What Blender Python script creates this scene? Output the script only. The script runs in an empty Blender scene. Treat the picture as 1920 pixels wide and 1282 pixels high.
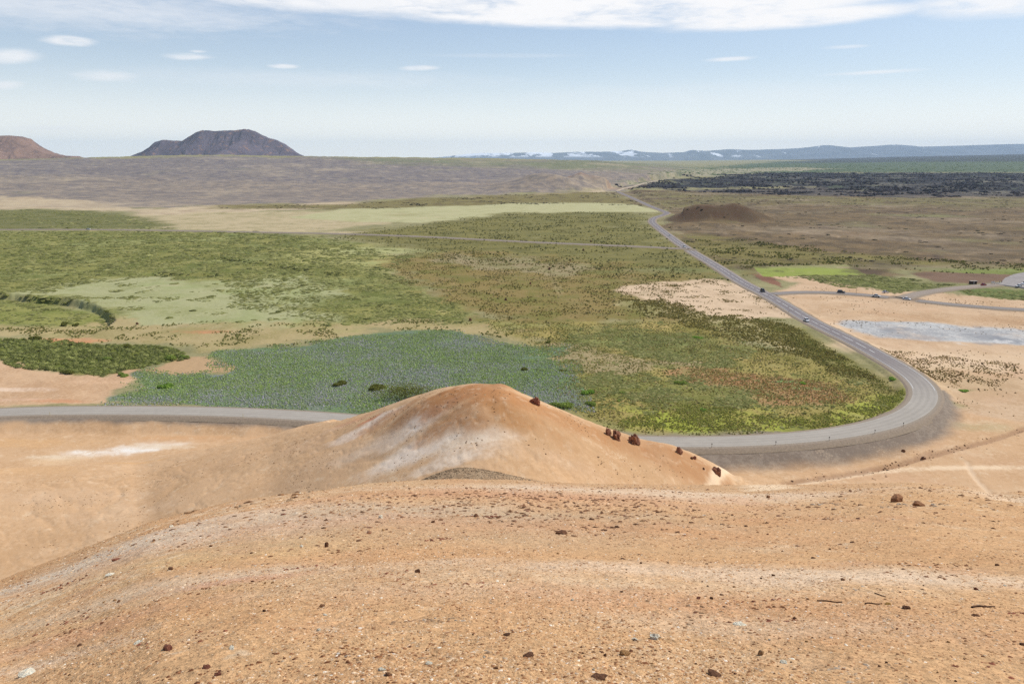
import bpy, math, random
import numpy as np
from mathutils import Vector, Matrix
random.seed(7); RNG = np.random.default_rng(11)
R = math.radians
sc = bpy.context.scene
col = sc.collection
# ------------------------------------------------------------------ camera
EYE = 80.0; PITCH = R(13.3); FPX = 1450.0
cam = bpy.data.cameras.new("camera"); camo = bpy.data.objects.new("camera", cam); col.objects.link(camo)
camo.location = (0, 0, EYE); camo.rotation_euler = (R(90) - PITCH, 0, 0)
cam.sensor_width = 36.0; cam.lens = FPX / 1920 * 36; cam.clip_start = 0.3; cam.clip_end = 90000
sc.camera = camo
# ------------------------------------------------------------------ sun, sky
SUN_AZ, SUN_EL = R(60), R(53)          # azimuth from +Y towards +X
sun = bpy.data.lights.new("sun", 'SUN'); sun.energy = 3.9; sun.angle = R(0.53); sun.color = (1.0, 0.955, 0.89)
suno = bpy.data.objects.new("sun", sun); col.objects.link(suno)
sd = Vector((math.sin(SUN_AZ) * math.cos(SUN_EL), math.cos(SUN_AZ) * math.cos(SUN_EL), math.sin(SUN_EL)))
suno.rotation_euler = sd.to_track_quat('Z', 'Y').to_euler(); suno.location = (0, 0, 300)
sc.view_settings.view_transform = 'Standard'; sc.view_settings.look = 'None'
sc.view_settings.exposure = 0.1; sc.view_settings.gamma = 1.0
sc.cycles.use_denoising = False
try: sc.cycles.denoising_prefilter = 'ACCURATE'
except Exception: pass
sc.cycles.max_bounces = 4; sc.cycles.diffuse_bounces = 2; sc.cycles.volume_bounces = 1; sc.cycles.use_adaptive_sampling = False
sc.cycles.sample_clamp_indirect = 4

def ray(px, py):
    x = (px - 960) / FPX; y = -(py - 641) / FPX
    d = np.array([x, math.cos(PITCH) + y * math.sin(PITCH), -math.sin(PITCH) + y * math.cos(PITCH)])
    return d
def aztan(px, py):
    d = ray(px, py); h = math.hypot(d[0], d[1])
    return math.atan2(d[0], d[1]), -d[2] / h

world = bpy.data.worlds.new("World"); sc.world = world; world.use_nodes = True
class NT:
    def __init__(s, tree): s.t = tree; s.t.nodes.clear()
    def n(s, typ, **kw):
        nd = s.t.nodes.new(typ)
        for k, v in kw.items():
            if hasattr(nd, k): setattr(nd, k, v)
        return nd
    def set(s, sock, v):
        if v is None: return
        if isinstance(v, bpy.types.NodeSocket): s.t.links.new(v, sock)
        else: sock.default_value = v
    def m(s, op, a, b=None, c=None, clamp=False):
        nd = s.t.nodes.new('ShaderNodeMath'); nd.operation = op; nd.use_clamp = clamp
        s.set(nd.inputs[0], a); s.set(nd.inputs[1], b); s.set(nd.inputs[2], c)
        return nd.outputs[0]
    def mix(s, f, a, b, blend='MIX'):
        nd = s.t.nodes.new('ShaderNodeMix'); nd.data_type = 'RGBA'; nd.blend_type = blend
        s.set(nd.inputs[0], f); s.set(nd.inputs[6], a); s.set(nd.inputs[7], b)
        return nd.outputs[2]
    def noise(s, vec, scale, detail=4, rough=.5, dist=0.0, out=0):
        nd = s.t.nodes.new('ShaderNodeTexNoise')
        nd.inputs['Scale'].default_value = scale; nd.inputs['Detail'].default_value = detail
        nd.inputs['Roughness'].default_value = rough; nd.inputs['Distortion'].default_value = dist
        if vec is not None: s.t.links.new(vec, nd.inputs['Vector'])
        return nd.outputs[out]
    def ramp(s, f, lo, hi):
        nd = s.t.nodes.new('ShaderNodeMapRange'); nd.interpolation_type = 'SMOOTHSTEP'
        s.set(nd.inputs[0], f); s.set(nd.inputs[1], lo); s.set(nd.inputs[2], hi)
        return nd.outputs[0]
W = NT(world.node_tree)
sky = W.n('ShaderNodeTexSky', sky_type='NISHITA'); sky.sun_disc = False
sky.sun_elevation = SUN_EL; sky.sun_rotation = SUN_AZ; sky.air_density = 1.0; sky.dust_density = .4; sky.ozone_density = 2.0; sky.altitude = 400
tc = W.n('ShaderNodeTexCoord'); sep = W.n('ShaderNodeSeparateXYZ'); W.t.links.new(tc.outputs['Generated'], sep.inputs[0])
sx, sy, sz = sep.outputs
hor = W.m('SQRT', W.m('ADD', W.m('MULTIPLY', sx, sx), W.m('MULTIPLY', sy, sy)))
V = W.m('DIVIDE', sz, W.m('MAXIMUM', hor, .001)); U = W.m('ARCTAN2', sx, sy)
comb = W.n('ShaderNodeCombineXYZ'); W.set(comb.inputs[0], U); W.set(comb.inputs[1], W.m('MULTIPLY', V, 5.0))
wis = W.noise(comb.outputs[0], 9.0, 8, .62, .4)
wis2 = W.noise(comb.outputs[0], 3.0, 5, .55)
wmf = W.m('SUBTRACT', W.noise(comb.outputs[0], 34.0, 7, .65, .5), .5); wm = W.m('SUBTRACT', wis, .5); wm2 = W.m('SUBTRACT', wis2, .5)
cl = None
def cloud(px, py, rx, ry, tilt=0.0, soft=.5, amt=1.0, rag=.9):
    """a lenticular cloud at its bearing and elevation above the horizon"""
    global cl
    a, t = aztan(px, py); a2, _ = aztan(px + rx, py); _, t2 = aztan(px, py - ry)
    du = abs(a2 - a); dv = abs(t - t2)
    u = W.m('DIVIDE', W.m('SUBTRACT', U, a), du)
    v = W.m('DIVIDE', W.m('ADD', V, t), dv)
    v = W.m('SUBTRACT', v, W.m('MULTIPLY', u, tilt))
    d = W.m('SQRT', W.m('ADD', W.m('MULTIPLY', u, u), W.m('MULTIPLY', v, v)))
    d = W.m('ADD', d, W.m('MULTIPLY', W.m('ADD', W.m('MULTIPLY', wmf, .45), wm), rag))
    m = W.m('MULTIPLY', W.ramp(d, 1.0, 1.0 - soft), amt)
    cl = m if cl is None else W.m('MAXIMUM', cl, m)
for c in [(1150, 8, 640, 52, -.12, .30, 1.0, .35), (620, 2, 420, 34, -.2, .7, .9, .9), (1480, 34, 330, 24, .25, .5, 1.0, .5),
          (120, 12, 620, 60, 0, .9, .55, 1.4), (1850, 8, 240, 34, -.4, .8, .9, .9),
          (129, 77, 62, 13, 0, .7, .85, 1.1), (20, 106, 75, 19, .35, .8, .8, .8), (200, 144, 85, 18, .1, .95, .6, 1.5), (10, 160, 48, 12, .2, .9, .6, .9),
          (355, 107, 60, 9, .2, .9, .8, 1.3), (372, 97, 22, 4, 0, .9, .5, 1.2), (533, 125, 40, 6, .1, .9, .85, 1.2), (788, 128, 50, 7, .3, .8, .7, .9), (1370, 111, 65, 6, .3, .8, .7, .9),
          (1590, 88, 60, 5, 0, .9, .5, .9), (1640, 136, 130, 6, .25, .9, .6, 1.0), (90, 240, 90, 8, 0, .9, .45, 1.0), (950, 105, 200, 6, 0, .9, .2, 1.0),
          (600, 150, 500, 24, 0, 1, .25, 1.5), (1300, 180, 600, 30, 0, 1, .2, 1.5)]:
    cloud(*c)
veil = W.m('ADD', W.m('MULTIPLY', W.ramp(W.m('ADD', V, W.m('MULTIPLY', wm2, .02)), .17, -.01), .62), .22)
stre = W.m('MULTIPLY', W.ramp(W.m('ADD', wis2, W.m('MULTIPLY', wm, .3)), .46, .75), .35)
up = W.ramp(V, 1.2, .15)
tint = W.mix(1.0, sky.outputs[0], (1.0, .985, 1.03, 1), 'MULTIPLY')
eastern = W.m('MULTIPLY', W.ramp(U, -.5, 1.1), .35)
c1 = W.mix(W.m('MULTIPLY', W.m('MAXIMUM', W.m('MAXIMUM', veil, stre), W.m('ADD', eastern, W.m('MULTIPLY', veil, .5)), clamp=True), up), tint, W.mix(W.ramp(V, .12, -.005), (8.0, 8.9, 9.4, 1), (13.2, 12.6, 11.2, 1)))
fine = W.noise(comb.outputs[0], 30.0, 8, .66, .6)
cs = W.mix(W.m('MULTIPLY', cl, W.ramp(W.m('ADD', W.m('MULTIPLY', wis, .65), W.m('MULTIPLY', fine, .35)), .22, .56)), c1, (9.6, 9.5, 9.5, 1))
bg = W.n('ShaderNodeBackground'); W.set(bg.inputs[0], cs); bg.inputs[1].default_value = 0.10
wo = W.n('ShaderNodeOutputWorld'); W.t.links.new(bg.outputs[0], wo.inputs[0])

# ------------------------------------------------------------------ numeric helpers
_gt = np.random.default_rng(3).random(256) * 2 * np.pi
GX, GY = np.cos(_gt), np.sin(_gt)
def perlin(x, y, seed=0):
    xi = np.floor(x); yi = np.floor(y); fx = x - xi; fy = y - yi
    xi = xi.astype(np.int64); yi = yi.astype(np.int64)
    u = fx * fx * fx * (fx * (fx * 6 - 15) + 10); v = fy * fy * fy * (fy * (fy * 6 - 15) + 10)
    def g(a, b, dx, dy):
        h = (a * 374761393 + b * 668265263 + seed * 362437) & 0xffffffff
        h = ((h ^ (h >> 13)) * 1274126177) & 0xffffffff; h = (h ^ (h >> 16)) & 255
        return GX[h] * dx + GY[h] * dy
    a = g(xi, yi, fx, fy); b = g(xi + 1, yi, fx - 1, fy); c = g(xi, yi + 1, fx, fy - 1); d = g(xi + 1, yi + 1, fx - 1, fy - 1)
    return (a + u * (b - a) + v * ((c + u * (d - c)) - (a + u * (b - a)))) * 1.4
def fbm(x, y, wl, octv=4, seed=0, gain=.5):
    s = 0; a = 1.0; n = 0; f = 1.0 / wl
    for i in range(octv):
        s = s + a * perlin(x * f + 17.3 * i, y * f - 9.1 * i, seed + i); n += a; a *= gain; f *= 2.03
    return s / n
def ridged(x, y, wl, octv=4, seed=0):
    s = 0; a = 1.0; n = 0; f = 1.0 / wl
    for i in range(octv):
        s = s + a * (1 - 2 * np.abs(perlin(x * f + 7.7 * i, y * f + 3.3 * i, seed + i))); n += a; a *= .5; f *= 2.1
    return s / n
def sst(x, a, b):
    t = np.clip((x - a) / (b - a), 0, 1); return t * t * (3 - 2 * t)

# ------------------------------------------------------------------ terrain profile (bearing x distance)
AZ = np.radians(np.arange(-180, 180.01, .15))
def curve(pts):
    a, r, z = [], [], []
    for p in pts:
        if len(p) == 3:
            az, t = aztan(p[0], p[1]); a.append(az); r.append(p[2]); z.append(EYE - p[2] * t)
        else:
            az, t = aztan(p[0], 700 if p[2] < 300 else 320); a.append(az); r.append(p[2]); z.append(p[3])
    sg = .45 if r[0] < 80 else 1.1; k = np.exp(-.5 * (np.arange(-24, 25) * .15 / sg) ** 2); k /= k.sum()
    f = lambda v: np.convolve(np.pad(np.interp(AZ, a, v), 24, mode='edge'), k, 'valid')
    return f(r), f(z)
N = None
K = [curve([(0, N, .01, 78.35), (1920, N, .01, 78.35)]),
 curve([(-200,1150,36),(0,1098,40),(120,1052,43),(280,990,46),(450,955,49),(620,935,52),(750,922,55),(880,913,57),(1000,913,58),(1150,924,59),(1300,932,60),(1400,933,60),(1560,929,61),(1700,924,61),(1800,930,60),(1920,941,58),(2100,960,56)]),
 curve([(-200,N,115,-1),(0,N,120,0),(300,N,118,3),(500,N,110,10),(640,N,100,18),(760,N,95,27),(890,N,93,31),(1050,N,96,29),(1200,N,103,20),(1300,N,112,11),(1400,N,125,2),(1550,N,135,-3),(1920,N,140,-3.5)]),
 curve([(-200,N,152,3),(0,N,152,5),(300,N,148,8.5),(500,N,142,13),(640,N,136,19),(760,N,126,24.5),(890,N,118,27.5),(1050,N,122,26),(1200,N,128,19),(1300,N,135,12.5),(1400,N,145,3.5),(1550,N,160,-3),(1920,N,165,-3.5)]),
 curve([(-200,888,226),(0,878,225),(267,863,219),(400,838,213),(500,817,211),(560,800,210),(640,783,201),(700,768,190),(770,745,174),(830,727,162),(870,720,158),(900,718,156),(945,722,152),(975,735,152),(1010,750,152),(1060,770,153),(1130,797,155),(1200,822,157),(1260,833,160),(1300,850,162),(1340,870,163),(1400,905,165),(1480,N,180,-2),(1550,N,188,-3.2),(1920,N,192,-3.5)]),
 curve([(-200,N,242,-3),(0,N,242,-3.2),(267,N,235,-3),(400,N,231,-3),(500,N,234,-2.5),(560,N,236,-2.5),(640,N,235,-2),(700,N,233,-1),(770,N,226,0),(890,N,212,2),(1050,N,208,0),(1200,N,200,-3),(1300,N,196,-3.5),(1400,N,197,-3.5),(1600,N,212,-3.5),(1920,N,218,-3.5)]),
 curve([(-200,N,285,-2.5),(0,N,278,-2.5),(267,N,262,-2.5),(450,N,256,-1.5),(600,N,262,0),(1600,N,262,0),(1750,N,262,-1.5),(1920,N,262,-2)]),
 curve([(0,N,700,0),(1920,N,700,0)]),
 curve([(0,N,1150,2),(600,N,1150,0),(1920,N,1150,0)]),
 curve([(0,N,2200,12),(500,N,2200,11),(900,N,2200,7),(1100,N,2200,4),(1300,N,2200,0),(1920,N,2200,0)]),
 curve([(-200,302,4500),(0,301,4500),(200,296.5,4500),(400,292.5,4500),(570,294.5,4500),(800,297.5,4500),(960,300,4500),(1100,303,4500),(1200,N,4500,40),(1350,N,4500,8),(1920,N,4500,5)]),
 curve([(-200,N,9000,30),(570,N,9000,40),(960,N,9000,50),(1100,N,9000,40),(1300,N,9000,22),(1600,N,9000,40),(1920,N,9000,78)]),
 curve([(-200,N,16000,20),(800,N,16000,40),(960,302,16000),(1300,301.5,16000),(1500,299,16000),(1700,294,16000),(1920,289.5,16000),(2200,287,16000)]),
 curve([(0,N,46000,-300),(1920,N,46000,-300)])]
RK = np.stack([k[0] for k in K], 1); ZK = np.stack([k[1] for k in K], 1)
h_ = np.diff(RK, axis=1); dl = np.diff(ZK, axis=1) / h_
M_ = np.zeros_like(ZK); M_[:, 0] = dl[:, 0]; M_[:, -1] = dl[:, -1]
w1 = 2 * h_[:, 1:] + h_[:, :-1]; w2 = h_[:, 1:] + 2 * h_[:, :-1]
ok = dl[:, :-1] * dl[:, 1:] > 0
with np.errstate(divide='ignore', invalid='ignore'):
    M_[:, 1:-1] = np.where(ok, (w1 + w2) / (w1 / dl[:, :-1] + w2 / dl[:, 1:]), 0)
S = np.linspace(math.log(.3), math.log(46000), 1700); RS = np.exp(S)
TAB = np.zeros((len(AZ), len(S)), np.float32)
for i in range(len(AZ)):
    j = np.clip(np.searchsorted(RK[i], RS) - 1, 0, RK.shape[1] - 2)
    hh = h_[i, j]; t = (RS - RK[i, j]) / hh; t2 = t * t; t3 = t2 * t
    TAB[i] = (2*t3-3*t2+1)*ZK[i, j] + (t3-2*t2+t)*hh*M_[i, j] + (-2*t3+3*t2)*ZK[i, j+1] + (t3-t2)*hh*M_[i, j+1]
def _blur(T, ka, ks):
    for ax, k in ((0, ka), (1, ks)):
        g = np.exp(-.5 * (np.arange(-3 * k, 3 * k + 1) / k) ** 2); g /= g.sum()
        T = np.apply_along_axis(lambda v: np.convolve(np.pad(v, 3 * k, mode='edge'), g, 'valid'), ax, T)
    return T
_w = (sst(RS, 84, 104) * (1 - sst(RS, 205, 240)))[None]
TAB = TAB * (1 - _w) + _blur(TAB, 12, 8) * _w
_pc = [(-60,880),(0,878),(120,872),(267,863),(400,838),(500,817),(560,800),(640,783),(700,768),(770,745),(830,727),(870,720),(900,718),(945,722),(975,735),(1010,750),(1060,770),(1130,797),(1200,822),(1260,833),(1300,850),(1340,870),(1400,905)]
_pa = np.array([aztan(*p) for p in _pc]); _sel = (RS > 140) & (RS < 232); _kk = (AZ > _pa[0, 0] - R(.5)) & (AZ < _pa[-1, 0] + R(.5))
for _ in range(3):
    T_ = (EYE - TAB[:, _sel]) / RS[_sel][None]; T_ = np.where(RS[_sel][None] > RK[:, 4][:, None] * 1.05, 9, T_); m_ = T_.min(1); rm_ = RS[_sel][T_.argmin(1)]; tgt = np.interp(AZ, _pa[:, 0], _pa[:, 1])
    cz = np.where(_kk, (m_ - tgt) * rm_, 0); cz = np.convolve(np.pad(cz, 4, mode='edge'), np.ones(9) / 9, 'valid'); cz *= sst(AZ, _pa[0, 0], _pa[0, 0] + R(1.5)) * (1 - sst(AZ, _pa[-1, 0] - R(.6), _pa[-1, 0] + R(.3)))
    TAB = TAB + np.clip(cz, -1, 4)[:, None] * (sst(RS[None], 120, 160) * (1 - sst(RS[None], RK[:, 4][:, None] * 1.02, RK[:, 5][:, None] + 4)))
def base_h(x, y):
    az = np.arctan2(x, y); r = np.hypot(x, y)
    fa = np.clip((az - AZ[0]) / (AZ[1] - AZ[0]), 0, len(AZ) - 1.001); fs = np.clip((np.log(np.maximum(r, .3)) - S[0]) / (S[1] - S[0]), 0, len(S) - 1.001)
    ia = fa.astype(int); js = fs.astype(int); ta = fa - ia; ts = fs - js
    return (TAB[ia, js]*(1-ta)+TAB[ia+1, js]*ta)*(1-ts) + (TAB[ia, js+1]*(1-ta)+TAB[ia+1, js+1]*ta)*ts
REDGE = lambda az: np.interp(az, AZ, RK[:, 1])
def ground(px, py, zoff=None, hf=base_h):
    """the point of ground seen at a place of the photograph"""
    d = ray(px, py); h = math.hypot(d[0], d[1])
    if zoff is not None:
        t = (zoff - EYE) / d[2]; return d[0] * t, d[1] * t
    rr = np.geomspace(3, 44000, 1400); z = EYE + d[2] / h * rr
    g = hf(d[0] / h * rr, d[1] / h * rr); k = np.nonzero(z < g)[0]
    if len(k) == 0: r = 16000.
    else:
        k = k[0]; a, b = rr[max(k - 1, 0)], rr[k]
        for _ in range(18):
            m = .5 * (a + b)
            if EYE + d[2] / h * m < hf(np.array([d[0] / h * m]), np.array([d[1] / h * m]))[0]: b = m
            else: a = m
        r = b
    return d[0] / h * r, d[1] / h * r
def path_world(pts, step=3.0, z=None):
    """pixel readings -> smooth centre line on the ground"""
    P = np.array([ground(a, b, z) for a, b in pts]); out = []
    Q = np.vstack([2 * P[0] - P[1], P, 2 * P[-1] - P[-2]])
    for i in range(1, len(Q) - 2):
        p0, p1, p2, p3 = Q[i-1:i+3]; L = np.linalg.norm(p2 - p1); n = max(2, int(L / step))
        # centripetal catmull-rom through hermite tangents
        d01 = max(np.linalg.norm(p1 - p0), 1e-3); d12 = max(L, 1e-3); d23 = max(np.linalg.norm(p3 - p2), 1e-3)
        m1 = d12 * ((p1 - p0) / d01 * d12 + (p2 - p1) / d12 * d01) / (d01 + d12)
        m2 = d12 * ((p2 - p1) / d12 * d23 + (p3 - p2) / d23 * d12) / (d12 + d23)
        for k in range(n):
            t = k / n; t2 = t * t; t3 = t2 * t
            out.append((2*t3-3*t2+1)*p1 + (t3-2*t2+t)*m1 + (-2*t3+3*t2)*p2 + (t3-t2)*m2)
    out.append(P[-1]); out = np.array(out)
    ker = np.ones(9) / 9
    for _ in range(2):
        pad = np.pad(out, ((4, 4), (0, 0)), mode='edge'); sm = np.stack([np.convolve(pad[:, c], ker, 'valid') for c in (0, 1)], 1); sm[0] = out[0]; sm[-1] = out[-1]; out = sm
    return out
ROAD = path_world([(-160,784),(-80,777),(0,772),(150,769.5),(300,769.5),(450,773),(600,781),(700,789),(850,802),(1000,815),(1100,823),(1220,828.5),(1300,829),(1400,827),(1500,821),(1580,812),(1650,798),(1700,781),(1733,757),(1738,735),(1722,712),(1690,690),(1650,667),(1600,640),(1560,621),(1510,596),(1480,577),(1440,554),(1400,534),(1350,503),(1300,473),(1284,463),(1249,438),(1232,425),(1222.5,415),(1228,408),(1244,403),(1251,399),(1241,395),(1223,388),(1196,376),(1176,367),(1156,358.5)], 2.5, .6)
TRACK = path_world([(1156,358.5),(1168,354),(1187,350),(1207,344),(1240,338),(1290,332)], 15, .6)
SIDE_L = path_world([(-160,432),(0,431),(150,431),(320,433),(480,436),(600,438),(720,441.5),(850,447),(960,453),(1100,459),(1200,463),(1290,467.5)], 6, .8)
SIDE_R = path_world([(1447,551),(1470,548),(1510,546.5),(1560,548),(1620,552),(1680,558),(1740,566),(1800,572),(1860,577),(1930,581),(2040,586)], 3, .6)
SIDE_P = path_world([(1694,559),(1712,554),(1735,548),(1780,542),(1830,537),(1880,533)], 3, .9)
PATHS = [(ROAD, 4.1, .6, 0), (TRACK, 4.5, 1.0, 0), (SIDE_L, 3.6, 1.3, 1), (SIDE_R, 3.3, .6, 0), (SIDE_P, 3.2, 1.2, 1)]
def near_path(x, y, P, maxd):
    """distance to a polyline for the points near it, else maxd"""
    D = np.full(x.shape, maxd, float)
    c = maxd
    ok = (x > P[:, 0].min() - c) & (x < P[:, 0].max() + c) & (y > P[:, 1].min() - c) & (y < P[:, 1].max() + c)
    idx = np.nonzero(ok)[0]
    if not len(idx): return D
    cell = maxd; Px = np.floor(P / cell).astype(int); keys = set()
    for a, b in Px:
        for i in (-1, 0, 1):
            for j in (-1, 0, 1): keys.add((a + i) * 100003 + (b + j))
    kv = np.floor(x[idx] / cell).astype(int) * 100003 + np.floor(y[idx] / cell).astype(int)
    idx = idx[np.isin(kv, np.fromiter(keys, int))]
    # cell by cell, only the segments near that cell
    kv = np.floor(x[idx] / cell).astype(int) * 100003 + np.floor(y[idx] / cell).astype(int)
    o = np.argsort(kv, kind='stable'); idx = idx[o]; kv = kv[o]
    cuts = np.nonzero(np.diff(kv))[0] + 1
    for blk in np.split(idx, cuts):
        if not len(blk): continue
        cx, cy = math.floor(x[blk[0]] / cell), math.floor(y[blk[0]] / cell)
        near = np.nonzero((np.abs(Px[:, 0] - cx) <= 1) & (np.abs(Px[:, 1] - cy) <= 1))[0]
        if not len(near): continue
        a = P[np.clip(near - 1, 0, len(P) - 1)]; b = P[near]; ab = b - a; L2 = np.maximum((ab ** 2).sum(1), 1e-9)
        for s in range(0, len(blk), 20000):
            bb = blk[s:s + 20000]; px = x[bb][:, None]; py = y[bb][:, None]
            t = np.clip(((px - a[:, 0]) * ab[:, 0] + (py - a[:, 1]) * ab[:, 1]) / L2, 0, 1)
            D[bb] = np.minimum(maxd, np.sqrt(((px - a[:, 0] - t * ab[:, 0]) ** 2 + (py - a[:, 1] - t * ab[:, 1]) ** 2).min(1)))
    return D
def ground_p(a, b):
    g = ground(a, b)
    return ground(a, b, 0.0) if (b < 830 and math.hypot(*g) < 219) else g
def poly_world(pts, plain=False): return np.array([(ground_p if plain else ground)(a, b) for a, b in pts])
def poly_sd(x, y, P, margin=1e9):
    """signed distance to a closed polygon, + inside"""
    D = np.full(x.shape, -margin, float)
    m = margin
    idx = np.nonzero((x > P[:, 0].min() - m) & (x < P[:, 0].max() + m) & (y > P[:, 1].min() - m) & (y < P[:, 1].max() + m))[0]
    if not len(idx): return D
    X = x[idx]; Y = y[idx]; d = np.full(X.shape, 1e18); ins = np.zeros(X.shape, bool)
    for i in range(len(P)):
        ax, ay = P[i - 1]; bx, by = P[i]; ex, ey = bx - ax, by - ay
        t = np.clip(((X - ax) * ex + (Y - ay) * ey) / max(ex * ex + ey * ey, 1e-9), 0, 1)
        d = np.minimum(d, (X - ax - t * ex) ** 2 + (Y - ay - t * ey) ** 2)
        if ay != by:
            ins ^= ((ay > Y) != (by > Y)) & (X < (bx - ax) * (Y - ay) / (by - ay) + ax)
    D[idx] = np.sqrt(d) * np.where(ins, 1, -1); return D
_ra = np.arctan2(ROAD[:, 0], ROAD[:, 1]); _rr = np.hypot(ROAD[:, 0], ROAD[:, 1]); _k = int(np.argmax(np.where(_rr < 330, _ra, -9)))
ROADR = lambda az: np.interp(az, np.maximum.accumulate(_ra[:_k]), _rr[:_k])
BUMPS = [(850,893,60.5,2.2,6.0,3.0)]
def at_r(px, py, r):
    a, _ = aztan(px, py); return r * math.sin(a), r * math.cos(a)
SCARP = poly_world([(-60,548),(0,552),(60,557),(110,561),(150,567),(180,574),(200,583),(214,594),(219,602),(150,640),(-60,640)])
FISS = [path_world([(370,478),(430,487),(480,492),(530,500),(580,508),(640,514)], 4), path_world([(285,513),(340,514),(400,517)], 4), path_world([(1700,503),(1790,507),(1860,510),(1960,515)], 4)]
GULLY = [path_world([(1470,905),(1560,893),(1640,880),(1700,866),(1760,850),(1810,838),(1870,822),(1930,800)], 2),
         path_world([(1812,866),(1820,882),(1814,893),(1838,910),(1870,925),(1900,940)], 2), path_world([(1640,880),(1700,868),(1745,846)], 2)]
MOUND = [(ground(1343, 417), 70, 20, 24), (ground(1050, 356), 150, 24, 60), (ground(1120, 354), 90, 24, 40), (ground(1000, 358), 130, 14, 60)]
LAVA = poly_world([(1165,352),(1250,342),(1330,332),(1420,325),(1600,325),(2200,324),(2200,358),(1700,366),(1500,352),(1320,353),(1230,357)])
NEARB = []
for px, py, amp, rad in [(783,766,1.2,5),(876,784,1.1,6),(965,768,.7,5),(720,775,.5,6),(1000,790,.6,6),(850,800,-.5,5),(1090,830,.5,7),(950,725,.5,3)]:
    NEARB.append((ground(px, py), amp, rad))
def height(x, y, fine=True):
    r = np.hypot(x, y); az = np.arctan2(x, y); z = base_h(x, y)
    nearw = 1 - sst(r, REDGE(az) + 2, REDGE(az) + 25)
    mid = (1 - nearw) * (1 - sst(r, 205, 235)); field = sst(r, 230, 300) * (1 - sst(r, 900, 1300)); far = sst(r, 900, 1700)
    left = 1 - sst(az, R(8), R(14))
    z = z + nearw * sst(r, 2, 12) * (.16 * fbm(x, y, 5.5, 3, 5) + .35 * fbm(x, y, 19, 2, 6))
    i = np.nonzero(nearw > .01)[0]
    if fine and len(i):
        X, Y = x[i], y[i]
        z[i] += nearw[i] * (.030 * fbm(X, Y, .55, 3, 8) + .018 * np.maximum(fbm(X, Y, .17, 3, 9), -.1) + .05 * ridged(X, Y * .8, 2.6, 3, 10) * sst(fbm(X, Y, 9, 2, 12), -.1, .35))
    z = z + mid * (.30 * fbm(x, y, 14, 4, 21) + .6 * fbm(x, y, 45, 2, 22) * sst(r, 110, 150))
    i = np.nonzero(mid > .01)[0]
    if len(i):
        X, Y = x[i], y[i]; gl = ridged(X + Y * .3, Y, 16, 4, 31)
        z[i] -= mid[i] * (.20 * sst(gl, .5, .95) + .12 * sst(ridged(X, Y + X * .4, 6.5, 4, 35), .6, .98) - .035 * fbm(X, Y, 1.6, 4, 36, .65))
    for (bx, by), amp, rad in NEARB: z = z + amp * np.exp(-((x - bx) ** 2 + (y - by) ** 2) / rad ** 2)
    for px, py, rr, amp, wx, wy in BUMPS:
        bx, by = at_r(px, py, rr); z = z + amp * np.exp(-np.abs((x - bx) / wx) ** 1.7 - np.abs((y - by) / wy) ** 2.0)
    for px, rr, amp in ((950, 56, .25),):
        bx, by = at_r(px, 900, rr); z = z + amp * np.exp(-((x - bx) / 7) ** 2 - ((y - by) / 4) ** 2)
    z = z + field * (1.0 * fbm(x, y, 60, 3, 41) + .5 * fbm(x, y, 11, 4, 42, .6)) * sst(r, 240, 330)
    z = z + far * left * (10 * fbm(x, y, 420, 3, 51) + 6 * ridged(x, y, 130, 3, 52)) * sst(r, 1200, 2200) * (1 - sst(r, 6000, 9000))
    rgt = sst(az, R(6), R(12)) * sst(r, 520, 700) * (1 - sst(r, 1700, 2200))
    z = z + rgt * (3.4 * ridged(x, y, 70, 4, 61) * sst(fbm(x, y, 200, 2, 62), -.2, .3))
    i = np.nonzero((r > 1300) & (r < 9000) & (az > R(3)))[0]
    if len(i):
        X, Y = x[i], y[i]; w = sst(poly_sd(X, Y, LAVA, 300), -60, 80)
        z[i] += sst(az[i], R(3), R(8)) * ( w * (5.5 * ridged(X, Y, 55, 4, 71) + 2.5 * fbm(X, Y, 16, 2, 72)) + sst(r[i], 2500, 3500) * (1 - w) * 5 * ridged(X, Y, 130, 3, 75))
    (cx, cy), rad, hh, cr = MOUND[0]; rad = 62
    dx, dy = x - cx - 9, y - cy - 40; d = np.hypot(dx * .78, dy); d = d + 5 * fbm(x, y, 30, 2, 81)
    z = z + sst(rad - d, -8, 48) * hh * (1 + .10 * sst(dx, 5, 30)) - 3.5 * np.exp(-(d / 18) ** 2)
    for (cx, cy), rad, hh, cr in MOUND[1:]:
        d = np.hypot((x - cx), (y - cy - rad * .6) * .8) + 22 * fbm(x, y, 60, 3, 82); z = z + hh * (1 - sst(d, rad * .25, rad))
    i = np.nonzero((x < -20) & (r > 250) & (r < 600))[0]
    if len(i):
        X, Y = x[i], y[i]; ins = poly_sd(X, Y, SCARP, 60); L = near_path(X, Y, SCARP[:9], 60.)
        L = np.maximum(0, L + 1.2 * fbm(X, Y, 6, 3, 90))
        z[i] -= np.where(ins > 0, 4.2 * sst(L, 0, 3.5) * np.exp(-L / 30), 0)
        z[i] += np.where(ins <= 0, 1.2 * np.exp(-L / 22), 1.2)*np.where(L<59,1,0)
    for k, P in enumerate(FISS):
        D = near_path(x, y, P, 16.) + 2.5 * fbm(x, y, 14, 3, 95 + k); z = z - 2.6 * np.exp(-(np.maximum(D, 0) / 4.5) ** 2) * (D < 14)
    for k, P in enumerate(GULLY):
        D = near_path(x, y, P, 8.) + 1.1 * fbm(x, y, 5, 3, 99 + k); z = z - (.55 if k != 1 else .25) * np.exp(-(np.maximum(D, 0) / .9) ** 2)
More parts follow.
